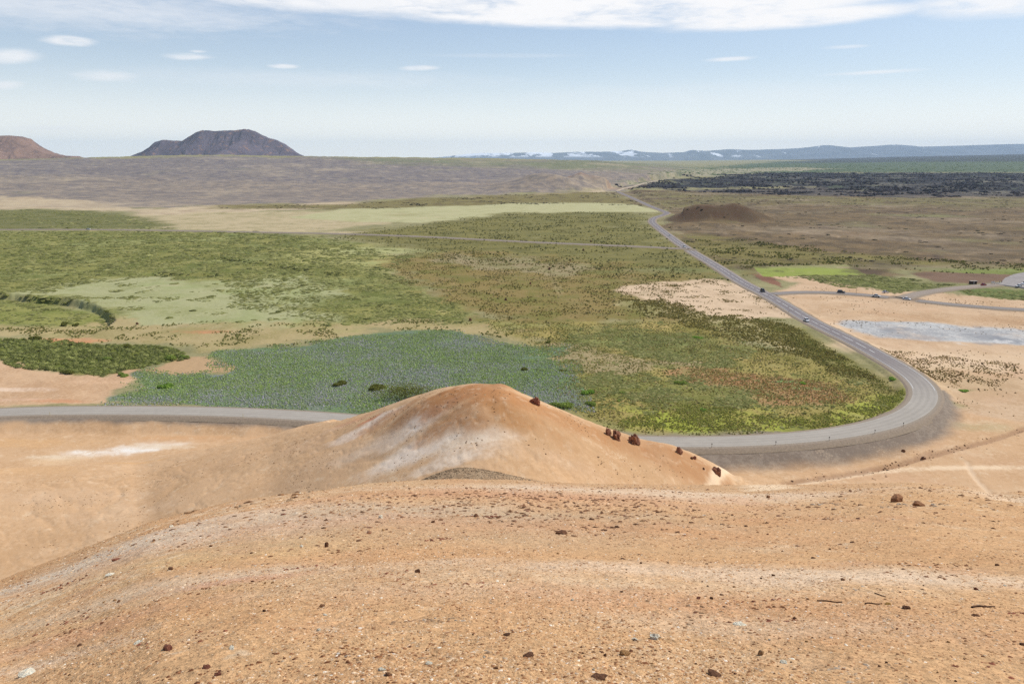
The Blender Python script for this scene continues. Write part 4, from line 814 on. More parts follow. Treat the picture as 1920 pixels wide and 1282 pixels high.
scatter('gully_rubble', RO, pq, .08 + .34 * RNG.random(nq) ** 2.5, mixcol(nq, [(150,108,76), (118,82,58), (180,140,104)], jit=.14), rock_m, 'broken brown crust along the wash line on the right sand', 'rubble', bury=.3)
g = sample(poly_world([(560,815),(760,740),(900,722),(1100,790),(1300,860),(1380,905),(1150,905),(900,895),(500,960),(60,1060),(20,900),(300,870)]), 2600, .01, .02, clump=(12, -.1, .4), seed=81, inner=True); p = place(g); n = len(p)
scatter('hill_rubble', RO0, p, RNG.uniform(.05, .2, n), mixcol(n, [(170,126,86), (130,92,62), (206,170,130)], jit=.12), rock_m, 'small stones scattered over the bare middle hill', 'gravel', bury=.3)
# ------------------------------------------------------------------ far mountains
def mountain(name, prof, dist, depth, nx, ny, slope, flat_w, gully, mat, x_ext=0, base=-60, spurs=(), seed=1, crater=0):
    A_ = [aztan(a, b) for a, b in prof]; xs = np.array([dist * math.tan(a) for a, _ in A_]); zs = np.array([EYE - dist / math.cos(a) * t for a, t in A_])
    X, Y = np.meshgrid(np.linspace(xs[0], xs[-1], nx), dist + np.linspace(-depth, depth, ny), indexing='ij'); zp = np.interp(X, xs, zs)
    zp = zp + .006 * (zs.max() - base) * fbm(X, Y, dist * .006, 3, seed)
    dy = np.abs(Y - dist); zp = zp + .009 * (zs.max() - base) * fbm(X, Y, dist * .0014, 3, seed + 2) * sst(zp, zs.max() * .5, zs.max() * .95); h = zp - slope * np.maximum(0, dy - flat_w)
    warp = fbm(X, Y, depth * .6, 3, seed + 5) * depth * .12
    gl = ridged(X + warp, Y * .22, gully[0], 4, seed + 9); h = h - gully[1] * (1 - gl) * sst(dy, flat_w * .3, flat_w + 120)
    if crater: h = h - crater * np.exp(-(dy / (flat_w * .8)) ** 2) * sst(zp, zs.max() * .80, zs.max() * .92)
    for (px, py, fwd, side, back) in spurs:
        a, t = aztan(px, py); sx0 = dist * math.tan(a); sz0 = EYE - dist / math.cos(a) * t
        al = (dist - Y); hh = sz0 - fwd * np.maximum(al, 0) - 1.2 * np.maximum(-al, 0) - side * np.abs(X - sx0 + .10 * al) + 6 * fbm(X, Y, 90, 3, seed + 3); h = np.maximum(h, hh)
    h = np.maximum(h, base); n_, m_ = X.shape; i = np.arange(n_ - 1)[:, None]; j = np.arange(m_ - 1)[None]; a = i * m_ + j
    me = np_mesh(name, np.stack([X, Y, h], -1).reshape(-1, 3), np.stack([a, a + m_, a + m_ + 1, a + 1], -1).reshape(-1, 4), True)
    return tag(link(name, me, mat), kind='structure')
def mount_mat(name, c1_, c2_, c3_, scale, snow=None):
    m, t, bs = new_mat(name); geo = t.n('ShaderNodeNewGeometry'); P = geo.outputs['Position']
    n1 = t.noise(P, scale, 8, .62, .5); n2 = t.noise(P, scale * 4, 6, .6)
    c = t.mix(t.ramp(n1, .42, .60), tuple(alb(c1_)) + (1,), tuple(alb(c2_)) + (1,)); c = t.mix(t.ramp(n2, .56, .66), c, tuple(alb(c3_)) + (1,))
    if snow:
        s3 = t.n('ShaderNodeSeparateXYZ'); t.t.links.new(P, s3.inputs[0]); mp = t.n('ShaderNodeMapping'); t.t.links.new(P, mp.inputs[0]); mp.inputs['Scale'].default_value = (1, .25, 2.4)
        ns = t.noise(mp.outputs[0], .0011, 9, .66, .8); west = t.ramp(s3.outputs[0], snow[1], snow[0]); thr = t.m('SUBTRACT', .66, t.m('MULTIPLY', west, .185))
        hi = t.ramp(s3.outputs[2], 110, 220)
        c = t.mix(t.m('MULTIPLY', t.ramp(t.m('SUBTRACT', ns, thr), -.008, .016), hi), c, (.85, .88, .92, 1))
    t.set(bs.inputs['Base Color'], c); return m
mountain('mountain', [(226,300),(240,297),(258,289),(270,284.5),(284,276),(296,266),(310,262.5),(322,264),(345,264.5),(356,258),(372,247),(384,243),(392,243.5),(404,245),(424,244),(446,243.5),(462,241),(474,244),(484,250),(500,258),(518,263),(534,271),(550,283),(568,295),(580,300)],
  7600, 800, 300, 190, .50, 60, (120, 34), mount_mat('volcano_slope', (100,90,98), (84,76,86), (136,108,96), .005), base=-40, spurs=[(472,253,.24,.40,0)], seed=3, crater=20)  # grey rock, with the purple of distant haze mixed into its colours
mountain('mountain', [(-240,300),(-180,280),(-60,262),(0,256),(18,254.5),(34,256),(48,260),(56,267),(72,277),(92,286),(115,292),(140,293),(156,297),(170,301)],
  5900, 620, 260, 150, .42, 70, (60, 22), mount_mat('red_hill_slope', (142,114,98), (116,94,84), (160,130,110), .010), base=-40, seed=8)
mountain('mountain', [(560,300),(640,299),(700,298),(760,297.5),(820,295.5),(850,292),(880,288.5),(905,287),(960,287),(1000,286),(1040,287),(1080,285),(1120,285),(1160,284),(1182,281),(1200,285),(1240,287),(1285,285.5),(1297,281.5),(1306,282.5),(1320,283.5),(1365,280),(1400,281.5),(1470,279.5),(1500,278),(1530,275),(1548,272.5),(1562,274),(1590,277),(1640,274),(1672,271.5),(1700,273),(1720,275.5),(1780,274),(1830,272.5),(1890,270.5),(1960,270),(2060,267),(2200,268),(2400,280)],
  31000, 5200, 760, 60, .11, 700, (900, 90), mount_mat('snow_range', (96,100,108), (80,86,96), (110,112,114), .0009, snow=(-1000, 17000)), base=-320, seed=12)


# ------------------------------------------------------------------ single stones
import bmesh
def stone_mesh(seed, sub=2, amp=.28, sq=.7, crag=0.0):
    V, F = ico(sub); g = np.random.default_rng(seed); o = g.uniform(-50, 50, 3)
    n1 = perlin(V[:, 0] * 1.3 + o[0] + V[:, 2], V[:, 1] * 1.3 + o[1] - V[:, 2], seed); n2 = perlin(V[:, 0] * 3.4 + o[2], (V[:, 1] + V[:, 2]) * 3.4, seed + 1)
    q = 1 + amp * n1 * 1.6 + amp * .7 * n2
    if crag: q = q + crag * (np.abs(perlin(V[:, 0] * 2.2 + o[1], V[:, 1] * 2.2 + V[:, 2] * 1.3, seed + 2)) - .3) * 1.6
    V = V * q[:, None]; P = g.normal(size=(7, 3)); P /= np.linalg.norm(P, axis=1)[:, None]      # chip flat faces
    for p in P:
        d = V @ p; over = np.maximum(0, d - .78); V = V - over[:, None] * p * .9
    V = V * np.array([1, g.uniform(.65, .95), sq]); V[:, 2] -= V[:, 2].min() * .72; V = V / (V[:, 0].max() - V[:, 0].min())
    return np_mesh('stone', V, F)
SM = [stone_mesh(500 + k, 2, .3, RNG.uniform(.5, .95), .25) for k in range(12)]
smats = {}
for nm, c, c2 in [('crag', (160,112,84), (112,72,54)), ('dark', (128,88,60), (92,60,40)), ('brown', (158,112,76), (120,82,54)), ('ochre', (196,150,96), (166,120,74)), ('white', (255,244,222), (244,222,190)), ('yellow', (206,164,92), (176,132,66)), ('red', (150,94,70), (116,68,50)), ('tan', (204,166,122), (180,138,96))]:
    smats[nm] = plain_mat('stone_' + nm, c, .95, .2, 5, c2=c2, bump=.05)
SMC = {}
def stone(x, y, size, kind, name='stone', label=None, cat='stone', group=None, mesh=None, rz=None, zs=1.0, sink=.12, z=None):
    k = mesh if mesh is not None else int(RNG.integers(0, len(SM))); key = (k, kind)
    if key not in SMC: me = SM[k].copy(); me.materials.clear(); me.materials.append(smats[kind]); SMC[key] = me
    o = link(name, SMC[key]); o.location = (x, y, (hz(x, y) if z is None else z) - size * sink * zs); o.scale = (size, size, size * zs); o.rotation_euler = (RNG.uniform(-.2, .2), RNG.uniform(-.2, .2), RNG.uniform(0, 6.3) if rz is None else rz)
    return tag(o, label, cat, group)
HF = lambda x, y: height(x, y, False)
def at(px, py): 
    x, y = ground(px, py, hf=HF); return x, y
NAMED = [
 (1682,942,23,'brown','boulder','blocky brown boulder standing at the right lip of the near slope',1.0),
 (1721,949,21,'brown','boulder','low pale-topped boulder just right of the blocky brown boulder',.6),
 (1440,934,9,'brown','stone','lone small stone on the crest left of the two lip boulders',.9),
 (1054,1001,26,'dark','boulder','darkest flat boulder lying mid-slope below the middle hill',.55),
 (1399,987,9,'dark','stone','small dark stone below the crest between hill foot and lip boulders',.8),
 (892,968,12,'dark','stone','dark stone in the grey-green patch under the cinder mound',.8),
 (812,979,9,'dark','stone','upright narrow dark stone left of the grey-green patch',1.4),
 (636,949,9,'red','stone','reddish stone on the upper left crest streak',.8),
 (532,966,11,'red','stone','flat reddish stone on the pale crest line at left',.5),
 (289,1014,9,'brown','stone','small brown stone on the far left shoulder of the slope',.8),
 (217,1050,17,'red','stone','clump-like rust stone at the start of the left shoulder',.6),
 (335,1025,8,'brown','stone','little brown stone above the rounded dark one at left',.7),
 (320,1068,13,'dark','stone','rounded dark stone on the left, pale stone down to its left',.8),
 (207,1078,13,'white','stone','flat whitish stone left of the rounded dark stone',.4),
 (783,1075,10,'dark','stone','dark knob-shaped stone near the middle of the slope',1.0),
 (612,1026,9,'dark','stone','upright dark sliver of stone left of centre',1.6),
 (496,1150,9,'dark','stone','small black stone left of the round-backed brown stone',.9),
 (603,1137,14,'brown','stone','round-backed brown stone in the lower left middle',.7),
 (609,1151,9,'white','stone','little white stone just under the round-backed brown one',.7),
 (223,1128,10,'brown','stone','brown stone at left among yellowish gravel',.7),
 (316,1223,24,'red','stone','crumbly red-brown stone low on the left',.65),
 (388,1257,22,'red','stone','jagged rust stone near the bottom edge at left',.6),
 (409,1271,13,'red','stone','smaller rust stone touching the bottom left jagged one',.7),
 (50,1266,24,'white','stone','flat white slab in the bottom left corner',.35),
 (260,1209,14,'white','stone','flat white stone above the crumbly red-brown one',.35),
 (150,1211,13,'dark','stone','low dark stone right of the left frame side rubble',.5),
 (435,1223,11,'white','stone','pale chip halfway between jagged rust stone and the middle',.5),
 (728,1266,18,'brown','stone','brown pointed stone at the bottom, left of the middle',.8),
 (715,1257,11,'white','stone','white chip resting above the bottom pointed stone',.5),
 (805,1244,12,'white','stone','flat cream chip at the bottom near the middle',.35),
 (991,1229,24,'dark','stone','flat dark red stone lying low in the middle',.45),
 (950,1191,16,'dark','stone','dark flat stone above and left of the flat dark red stone',.5),
 (1170,1228,18,'ochre','stone','wedge of ochre stone low in the middle right',.6),
 (1120,1271,40,'dark','stone','long dark ridge of crust at the bottom right of middle',.3),
 (1340,1265,38,'dark','stone','broken dark crust lump near the bottom right',.4),
 (1387,1170,25,'white','boulder','largest white stone, casting a brown shadow to its left',.5),
 (1228,1197,18,'white','stone','bright white jagged stone left of the largest white one',.8),
 (1190,1199,11,'white','stone','thin white chip beside the bright jagged white stone',.35),
 (1425,1228,10,'tan','stone','upright tan splinter below the largest white stone',1.5),
 (1470,1243,14,'white','stone','cream stone down the slope from the upright tan splinter',.6),
 (1310,1121,14,'red','stone','red-brown stone under the long pale streak',.6),
 (1334,1123,9,'dark','stone','small dark neighbour right of the red-brown streak stone',.8),
 (1450,1078,8,'dark','stone','tiny black stone at the start of the right pale streak',1.0),
 (1166,1110,8,'dark','stone','tiny black stone below the faint middle streak',.7),
 (1490,1158,9,'dark','stone','round black pebble right of the largest white stone',.8),
 (1525,1046,11,'dark','stone','dark stone pair member above the right pale streak',.6),
 (1666,1131,12,'yellow','stone','rounded mustard yellow stone with a thin stick beside it',1.0),
 (1700,1139,14,'dark','stone','dark stone just right of the mustard yellow stone',.7),
 (1829,1155,14,'dark','stone','flat dark stone under the long dark stick at right',.5),
 (1830,1105,10,'red','stone','reddish pointed stone above the long dark stick',1.0),
 (1869,1061,8,'dark','stone','black pebble high on the right, above the pale drift',.8),
 (1917,1210,10,'dark','stone','dark stone at the right side, low on the slope',.9),
]
for px, py, w, kd, nm, lb, zs in NAMED:
    x, y = at(px, py); dist = math.sqrt(x * x + y * y + (EYE - hz(x, y)) ** 2); stone(x, y, w * dist / FPX * (1.0 if nm == 'boulder' and kd != 'dark' else .86 if kd != 'white' else 1.1), kd, nm, lb, 'boulder' if nm == 'boulder' else 'stone', None, None, None, zs)
cnt = 0
while cnt < 170:
    g = near_points(1, 4.8, 62)[0]; r = math.hypot(*g); a = math.atan2(g[0], g[1])
    if r > REDGE(a) + 1 or abs(a) > R(36): continue
    cl_ = float(fbm(np.array([g[0]]), np.array([g[1] * 2]), 4, 3, 444)[0])
    if RNG.random() > .35 + 1.4 * cl_: continue
    px_ = RNG.choice([3.2, 4.2, 5.5, 7], p=[.45, .33, .17, .05]); size = max(.02, px_ * r * 1.1 / FPX * 1.25)
    stone(g[0], g[1], size, RNG.choice(['dark', 'brown', 'red', 'ochre', 'white'], p=[.24, .28, .14, .22, .12]), 'stone', 'small rough stone, one of hundreds strewn over the bare near slope', 'stone', 'small stones strewn over the near slope', None, None, RNG.uniform(.5, 1.0)); cnt += 1
# crags along the crest of the middle hill and rocks beyond
CM = [stone_mesh(700 + k, 3, .34, 1.0, .55) for k in range(7)]
base_sm = len(SM); SM += CM
def crag(px, py, wpx, hpx, kd, lb, k, rng_m=None, nm='rock', rz=None):
    if rng_m: x, y = at_r(px, py, rng_m)
    else: x, y = at(px, py)
    z = hz(x, y); dist = math.sqrt(x * x + y * y + (EYE - z) ** 2); w = wpx * dist / FPX * .84
    return stone(x, y, w, kd, nm, lb, 'rock', None, base_sm + k, rz, hpx / wpx * 1.5, .30)
crag(1003,756,26,22,'red','pinkish fluted crag on the right shoulder of the middle hill',0,150,rz=.4)
crag(1141,806,16,16,'crag','small dark crag touching the left side of the split crag',1,152)
crag(1157,811,24,24,'crag','split dark crag halfway down the hill crest',2,152)
crag(1190,826,34,26,'crag','largest dark crag, right of the split crag beside the road',3,154)
crag(1275,843,15,13,'crag','small knobbly crag on the lower crest over the road bank',4,158)
crag(1302,856,11,8,'red','reddish rounded rock below the small knobbly crag',5,160)
crag(1296,861,7,5,'dark','little dark rock beside the reddish rounded rock',1,159)
crag(1341,877,26,18,'crag','slanting dark crag at the foot of the hill crest',6,161,rz=-.5)
crag(1320,875,6,4,'dark','dark pebble-like rock left of the slanting crag',4,158); crag(1368,897,9,5,'dark','last small rock down the crest from the slanting crag',2,160)
crag(1731,861,13,9,'dark','lone black rock on the sand above the pale footpath',0); crag(1694,846,10,5,'dark','dark lump on the gully line left of the lone black rock',3)
for k, (px, py, w, h, lb) in enumerate([(1069,489,5,6,'dark lava pillar near the top of the brown plain'),(1030,506,6,7,'dark lava pillar in the green grass below a tan bank'),(995,533,5,7,'dark lava pillar left of the pale curved track'),(949,563,8,7,'squat dark lava pillar in the middle of the plain'),(882,601,7,6,'dark lava pillar on the near side of the plain, over the lupins'),(1108,454,5,5,'dark lava pillar just above the side road'),(1120,440,4,5,'dark lava pillar in olive grass, the lower of two'),(1128,432,4,5,'dark lava pillar in olive grass, the upper of two'),(1094,470,5,5,'dark lava pillar just below the side road'),(258,608,6,6,'dark lava pillar alone in the pale hollow')]):
    crag(px, py, w, h * .9, 'dark', lb, k % 7, None, 'lava_pillar')
# sticks
def tube(pts, rad, n=6):
    V, F = [], []; P = [Vector(p) for p in pts]
    for i, p in enumerate(P):
        d = (P[min(i + 1, len(P) - 1)] - P[max(i - 1, 0)]).normalized(); u = d.cross(Vector((0, 0, 1))); u = u.normalized() if u.length > .01 else Vector((1, 0, 0)); v = d.cross(u); rr = rad[i] if hasattr(rad, '__len__') else rad
        for k in range(n): a = 2 * math.pi * k / n; V.append(p + u * math.cos(a) * rr + v * math.sin(a) * rr)
    for i in range(len(P) - 1):
        for k in range(n): k2 = (k + 1) % n; F.append((i*n+k, i*n+k2, (i+1)*n+k2, (i+1)*n+k))
    return V, F
stick_m = plain_mat('weathered_wood', (92,62,42), .9, .2, 12, c2=(66,42,28), bump=.01)
for (pa, pb, rad, lb) in [((1822,1139),(1866,1140),.013,'long dark stick lying level at right, over a flat dark stone'), ((1622,1131),(1655,1130),.008,'thin stick pointing at the mustard yellow stone'), ((1532,1126),(1580,1128),.010,'dark twig half sunk in the slope right of middle'), ((1640,1112),(1662,1120),.006,'short pale twig above the mustard yellow stone')]:
    a = np.array(at(*pa)); b = np.array(at(*pb)); n_ = 9; pts = []
    for i in range(n_):
        t = i / (n_ - 1); q = a * (1 - t) + b * t; q = q + np.array([0, .018]) * math.sin(t * 7); pts.append((q[0], q[1], hz(q[0], q[1]) + .006))
    V, F = tube(pts, [rad * (1 - .5 * i / n_) for i in range(n_)]); tag(link('stick', np_mesh('stick', V, F, True), stick_m), lb, 'stick')
# ------------------------------------------------------------------ bushes
def foliage_blob(seed, rx, ry, rz, nleaf, ls, cols_):
    g = np.random.default_rng(seed); nb = max(3, int(rx * ry * .5)); C0 = []
    for k in range(nb):
        a = g.random() * 6.28; q = math.sqrt(g.random()) * .75; C0.append((rx * q * math.cos(a), ry * q * math.sin(a), rz * g.uniform(.15, .5), g.uniform(.35, .6)))
    C0 = np.array(C0); i = g.integers(0, nb, nleaf); d = g.normal(size=(nleaf, 3)); d /= np.linalg.norm(d, axis=1)[:, None]; d[:, 2] = np.abs(d[:, 2]) * 1.1 - .15
    R_ = np.stack([C0[i, 3] * rx, C0[i, 3] * ry, C0[i, 3] * rz * 1.1], 1); sh = g.uniform(.75, 1.05, (nleaf, 1)); c = C0[i, :3] + d * R_ * sh; c[:, 2] = np.maximum(c[:, 2], -.1)
    u = g.normal(size=(nleaf, 3)); u /= np.linalg.norm(u, axis=1)[:, None]; v = np.cross(u, d + g.normal(size=(nleaf, 3)) * .4); v /= np.linalg.norm(v, axis=1)[:, None] + 1e-6; s_ = ls * g.uniform(.6, 1.4, (nleaf, 1))
    V = np.stack([c - u * s_ * .5, c + v * s_ * .5, c + u * s_ * .5, c - v * s_ * .5], 1).reshape(-1, 3); F = np.arange(nleaf * 4).reshape(-1, 4); return V, F, np.repeat(mixcol(nleaf, cols_, jit=.18, lv=1.3), 4, 0)
BS = [('dark', [(96,98,44), (78,82,36), (112,112,56)]), ('green', [(118,132,62), (100,116,52), (134,146,76)]), ('lime', [(112,138,56), (94,122,48), (130,152,70)])]
stem_m = plain_mat('bush_stems', (96,76,56), .9, .2, 6)
BUSH = [(757,745,138,50,0,'long dark willow thicket in the lupins behind the hill'),(706,729,40,13,0,'left shoulder bush of the long dark thicket'),(636,722,34,11,0,'low dark bush left of the long willow thicket'),(307,727,30,11,2,'bright green round bush in the left end of the lupins'),
 (984,694,24,7,0,'small dark bush on the right rim of the lupin bed'),(1055,695,16,5,0,'dark bush between lupin rim and tan patch'),(1052,762,56,14,1,'grass-green bush right behind the pinkish crag'),(1107,758,28,11,1,'rounded bush right of the one behind the pinkish crag'),(1103,738,26,9,2,'dark green bush on the tip of the lupin bed'),
 (1028,642,18,5,0,'tiny dark bush on the sandy edge above the lupins'),(1167,736,13,6,1,'small round bush alone in the bright grass'),(1162,752,13,6,1,'bush just under the small round one'),(1273,719,24,8,1,'oval bush in the middle of the bend'),(1320,770,20,6,2,'bluish green bush near the rust patch'),
 (1673,711,20,6,2,'small green bush against the inside of the bend'),(118,611,20,10,0,'dark bush on the bed at far left'),(142,611,11,7,0,'smaller dark bush right of the far left dark bush'),(68,637,22,9,0,'bush at the upper edge of the left willow scrub'),(318,675,36,14,1,'large rounded willow at the right end of the left scrub'),(346,671,18,10,1,'last willow on the tip of the left scrub'),
 (240,651,26,9,0,'dark willow on the upper rim of the left scrub'),(202,674,20,8,1,'rounded willow inside the left scrub'),(125,700,36,10,0,'dark willow on the lower rim of the left scrub'),(228,705,22,8,1,'willow over the dark cut in the left sand'),(1306,633,26,5,2,'flat green bush left of the sandy tufts'),(1500,719,22,4,2,'flat blue-green cushion above the rust patch'),(1809,733,20,5,2,'lone flat green cushion on the right sand'),(690,793,20,5,2,'green bush at the road side behind the hill')]
for k, (px, py, w, h, kd, lb) in enumerate(BUSH):
    x, y = ground(px, py, 0.2) if math.hypot(*ground(px, py)) < 219 else at(px, py)
    dist = math.sqrt(x * x + y * y + 6400); rx = w * dist / FPX / 2 * .95; rz_ = h * dist / FPX * (.62 if h > 6 else .45); ry = max(rx * .45, min(rx, 2.5)); z = hz(x, y); ry = min(ry, rx)
    b = tag(root('bush', (x, y, z)), lb, 'bush'); nl = int(min(2600, 260 + 900 * rx * rz_)); V, F, c = foliage_blob(900 + k, rx, ry, rz_, nl, .34 if rx > 2 else .26, BS[kd][1]); me = np_mesh('foliage', V, F); set_attr(me, 'tint', c); link('foliage', me, leaf_m, b)
    SV, SF = [], []
    for q in range(5):
        a = q * 1.3; e = (math.cos(a) * rx * .5, math.sin(a) * ry * .5, rz_ * .6); v, f = tube([(0, 0, -.1), (e[0] * .5, e[1] * .5, e[2] * .55), e], [.05, .035, .015], 5); SF += [tuple(i + len(SV) for i in ff) for ff in f]; SV += v
    link('stem', np_mesh('stem', SV, SF), stem_m, b)
# ------------------------------------------------------------------ cars
glassm = plain_mat('car_glass', (34,38,44), .08, .05, 2, spec=.6); tyrem = plain_mat('tyre_rubber', (34,33,32), .9, .1, 4); rimm = plain_mat('wheel_rim', (150,152,155), .35, .1, 4, .8); lampm = plain_mat('lamp_glass', (225,225,220), .15, .05, 3, spec=.6); redm = plain_mat('tail_lamp_red', (150,24,20), .25, .1, 3); trimm = plain_mat('car_trim', (40,40,42), .7, .1, 4)
def bm_obj(name, bm, mat, parent, bevel=0.0):
    if bevel: bmesh.ops.bevel(bm, geom=bm.edges[:], offset=bevel, segments=2, affect='EDGES', profile=.6)
    bmesh.ops.recalc_face_normals(bm, faces=bm.faces); me = bpy.data.meshes.new(name); bm.to_mesh(me); bm.free(); return link(name, me, mat, parent)
def loft(sections):
    bm = bmesh.new(); prev = None; first = None
    for s_ in sections:
        vs = [bm.verts.new(p) for p in s_]
        if prev: 
            for k in range(len(vs)): bm.faces.new((prev[k], prev[(k+1) % len(vs)], vs[(k+1) % len(vs)], vs[k]))
        else: first = vs
        prev = vs
    bm.faces.new(first[::-1]); bm.faces.new(prev); return bm
def car(px, py, heading, paint_c, kind, label, L=4.4, Wd=1.8, H=1.5, paths=None, z=.74):
    x, y = ground(px, py, z)
    if paths is not None:
        d = np.hypot(paths[:, 0] - x, paths[:, 1] - y); k = int(np.clip(d.argmin(), 1, len(paths) - 2)); t = paths[k + 1] - paths[k - 1]; rz = math.atan2(t[1], t[0]) + (0 if heading > 0 else math.pi); z += .02
    else: rz = heading
    c = tag(root('car', (x, y, z), rz), label, 'car', None); m = plain_mat('car_paint', paint_c, .3, .06, 1.5, spec=.5); h1 = H * .56; w = Wd / 2
    suv = kind == 'suv'
    sect = []
    for X, zt, zb, ww in [(-L/2, h1*.86, .42, w*.86), (-L/2+.12, h1*.98, .30, w*.97), (-L*.18, h1*1.02, .26, w), (L*.16, h1*1.0, .26, w), (L*.36, h1*.90, .27, w*.97), (L/2-.1, h1*.78, .30, w*.9), (L/2, h1*.66, .38, w*.78)]:
        sect.append([(X, -ww*.96, zb), (X, ww*.96, zb), (X, ww, (zt+zb)/2), (X, ww*.93, zt), (X, -ww*.93, zt), (X, -ww, (zt+zb)/2)])
    bm_obj('body', loft(sect), m, c)
    back = -L*.47 if suv else -L*.36; bt = -L*.40 if suv else -L*.20; ft = L*.06; fb = L*.24
    gs = [[(back, -w*.88, h1*.98), (back, w*.88, h1*.98), (bt, w*.72, H-.06), (bt, -w*.72, H-.06)], [(fb, -w*.86, h1*.96), (fb, w*.86, h1*.96), (ft, w*.70, H-.06), (ft, -w*.70, H-.06)]]
    bm = bmesh.new(); a = [bm.verts.new(p) for p in gs[0]]; b = [bm.verts.new(p) for p in gs[1]]; bm.faces.new(a[::-1]); bm.faces.new(b)
    for k in range(4): bm.faces.new((a[k], a[(k+1) % 4], b[(k+1) % 4], b[k]))
    bm_obj('window', bm, glassm, c)
    r0 = [[(bt-.05, -w*.73, H-.07), (bt-.05, w*.73, H-.07), (bt+.02, w*.66, H), (bt+.02, -w*.66, H)], [(ft+.05, -w*.71, H-.07), (ft+.05, w*.71, H-.07), (ft-.03, w*.64, H-.01), (ft-.03, -w*.64, H-.01)]]; bm_obj('roof', loft(r0), m, c)
    for sx_ in (-1, 1):
        for X in (-L*.30, L*.31):
            bm = bmesh.new(); bmesh.ops.create_cone(bm, cap_ends=True, segments=18, radius1=.34, radius2=.34, depth=.24, matrix=Matrix.Translation((X, sx_*(w-.10), .34)) @ Matrix.Rotation(math.pi/2, 4, 'X')); wh = bm_obj('wheel', bm, tyrem, c)
            bm = bmesh.new(); bmesh.ops.create_cone(bm, cap_ends=True, segments=14, radius1=.21, radius2=.19, depth=.26, matrix=Matrix.Translation((X, sx_*(w-.095), .34)) @ Matrix.Rotation(math.pi/2, 4, 'X')); link_o = bm_obj('rim', bm, rimm, wh)
        for X, mm, nm in ((L/2-.05, lampm, 'headlight'), (-L/2+.01, redm, 'tail_light')):
            bm = bmesh.new(); bmesh.ops.create_cube(bm, size=1, matrix=Matrix.Translation((X, sx_*w*.62, h1*.66 if X > 0 else h1*.76)) @ Matrix.Diagonal((.1, .34, .14, 1))); bm_obj(nm, bm, mm, c, .02)
    return c
W_ = (232,233,234)
car(1430,547,-1,(30,30,32),'suv','black off-road car on the main road at the junction',4.6,1.9,1.95,ROAD)
car(1512,602,1,W_,'hatch','white hatchback coming down the straight main road towards the bend',4.2,1.8,1.55,ROAD[::-1])
car(1577,549,1,(44,46,56),'suv','dark blue car on the side road, left of the two poles',4.6,1.85,1.8,SIDE_R)
car(1643,556,1,(206,212,214),'sedan','silver car on the side road by the second pole',4.5,1.8,1.5,SIDE_R)
car(1700,562,1,(238,239,240),'sedan','white car just past the fork of the side road',4.5,1.8,1.5,SIDE_R)
car(1256,442,-1,(236,236,232),'sedan','small white car on the far road just below the S bend',4.4,1.8,1.5,ROAD)
car(1283,464,-1,W_,'suv','white van-like car where the left side road joins the main road',4.8,1.9,1.9,ROAD)
car(166,431,1,(236,236,234),'suv','lone white car on the distant left road',4.6,1.9,1.8,SIDE_L,1.45)
car(1156,360,1,W_,'sedan','tiny white car at the vanishing end of the road',4.4,1.8,1.5,ROAD)
car(1844,535,.12,(176,52,48),'hatch','red car on the lane up to the car park',4.1,1.75,1.55,SIDE_P,1.34)
car(1910,537,3.5,(240,240,240),'sedan','nearer white car parked on the grey car park',4.5,1.8,1.5,None,1.47)
car(1921,533,3.5,(240,241,243),'suv','farther white car parked behind the other on the car park',4.7,1.9,1.8,None,1.47)
car(1660,549,.1,(214,210,216),'hatch','pale car half hidden by the turn-off above the side road',4.0,1.7,1.5,None,.3)
# hut, boards, people, posts
def boxbm(x0, x1, y0, y1, z0, z1):
    bm = bmesh.new(); bmesh.ops.create_cube(bm, size=1, matrix=Matrix.Translation(((x0+x1)/2, (y0+y1)/2, (z0+z1)/2)) @ Matrix.Diagonal((x1-x0, y1-y0, z1-z0, 1))); return bm
hutm = plain_mat('dark_boards', (70,52,44), .9, .2, 2, c2=(50,38,32)); roofm = plain_mat('pale_roof', (196,184,172), .8, .1, 2); whitem = plain_mat('white_panel', (236,230,222), .7, .06, 2); postm = plain_mat('grey_post', (120,104,88), .9, .15, 4); darkp = plain_mat('dark_panel', (52,48,46), .8, .1, 4); yel = plain_mat('yellow_post', (214,196,120), .8, .1, 4)
x, y = ground(1824, 533, .6); h = tag(root('hut', (x, y, hz(x, y))), 'small dark wooden hut with a pale roof beside the lane', 'hut')
bm_obj('wall', boxbm(-2, 1.9, -1.2, 1.2, -.3, 1.9), hutm, h, .03); bm = loft([[(-2.3, -1.5, 1.902), (-2.3, 1.5, 1.902), (-2.3, 1.5, 2.05), (-2.3, -1.5, 2.2)], [(2.3, -1.5, 1.902), (2.3, 1.5, 1.902), (2.3, 1.5, 2.05), (2.3, -1.5, 2.2)]]); bm_obj('roof', bm, roofm, h)
bm_obj('door', boxbm(-.5, .4, -1.26, -1.202, 0, 1.7), plain_mat('grey_door', (150,140,136), .8, .1, 2), h)
for px, lb in ((1860, 'pale upright notice board left of the low white barrier'), (1863, 'second notice board touching the low white barrier')):
    x, y = ground(px, 533, 1.3); b = tag(root('notice_board', (x, y, max(1.3, hz(x, y)))), lb, 'notice board'); bm_obj('panel', boxbm(-.6, .6, -.05, .05, .8, 1.9), whitem, b, .01)
    for sx_ in (-.5, .5): bm_obj('post', boxbm(sx_-.05, sx_+.05, .052, .14, -.3, 1.85), postm, b)
x, y = ground(1869, 532.5, 1.3); b = tag(root('barrier', (x, y, max(1.3, hz(x, y)))), 'low white barrier beside the lane at the car park entrance', 'barrier'); bm_obj('rail', boxbm(-1.6, 1.6, -.06, .06, .35, .95), whitem, b, .01)
for sx_ in (-1.3, 0, 1.3): bm_obj('post', boxbm(sx_-.07, sx_+.07, .062, .18, -.3, .9), postm, b)
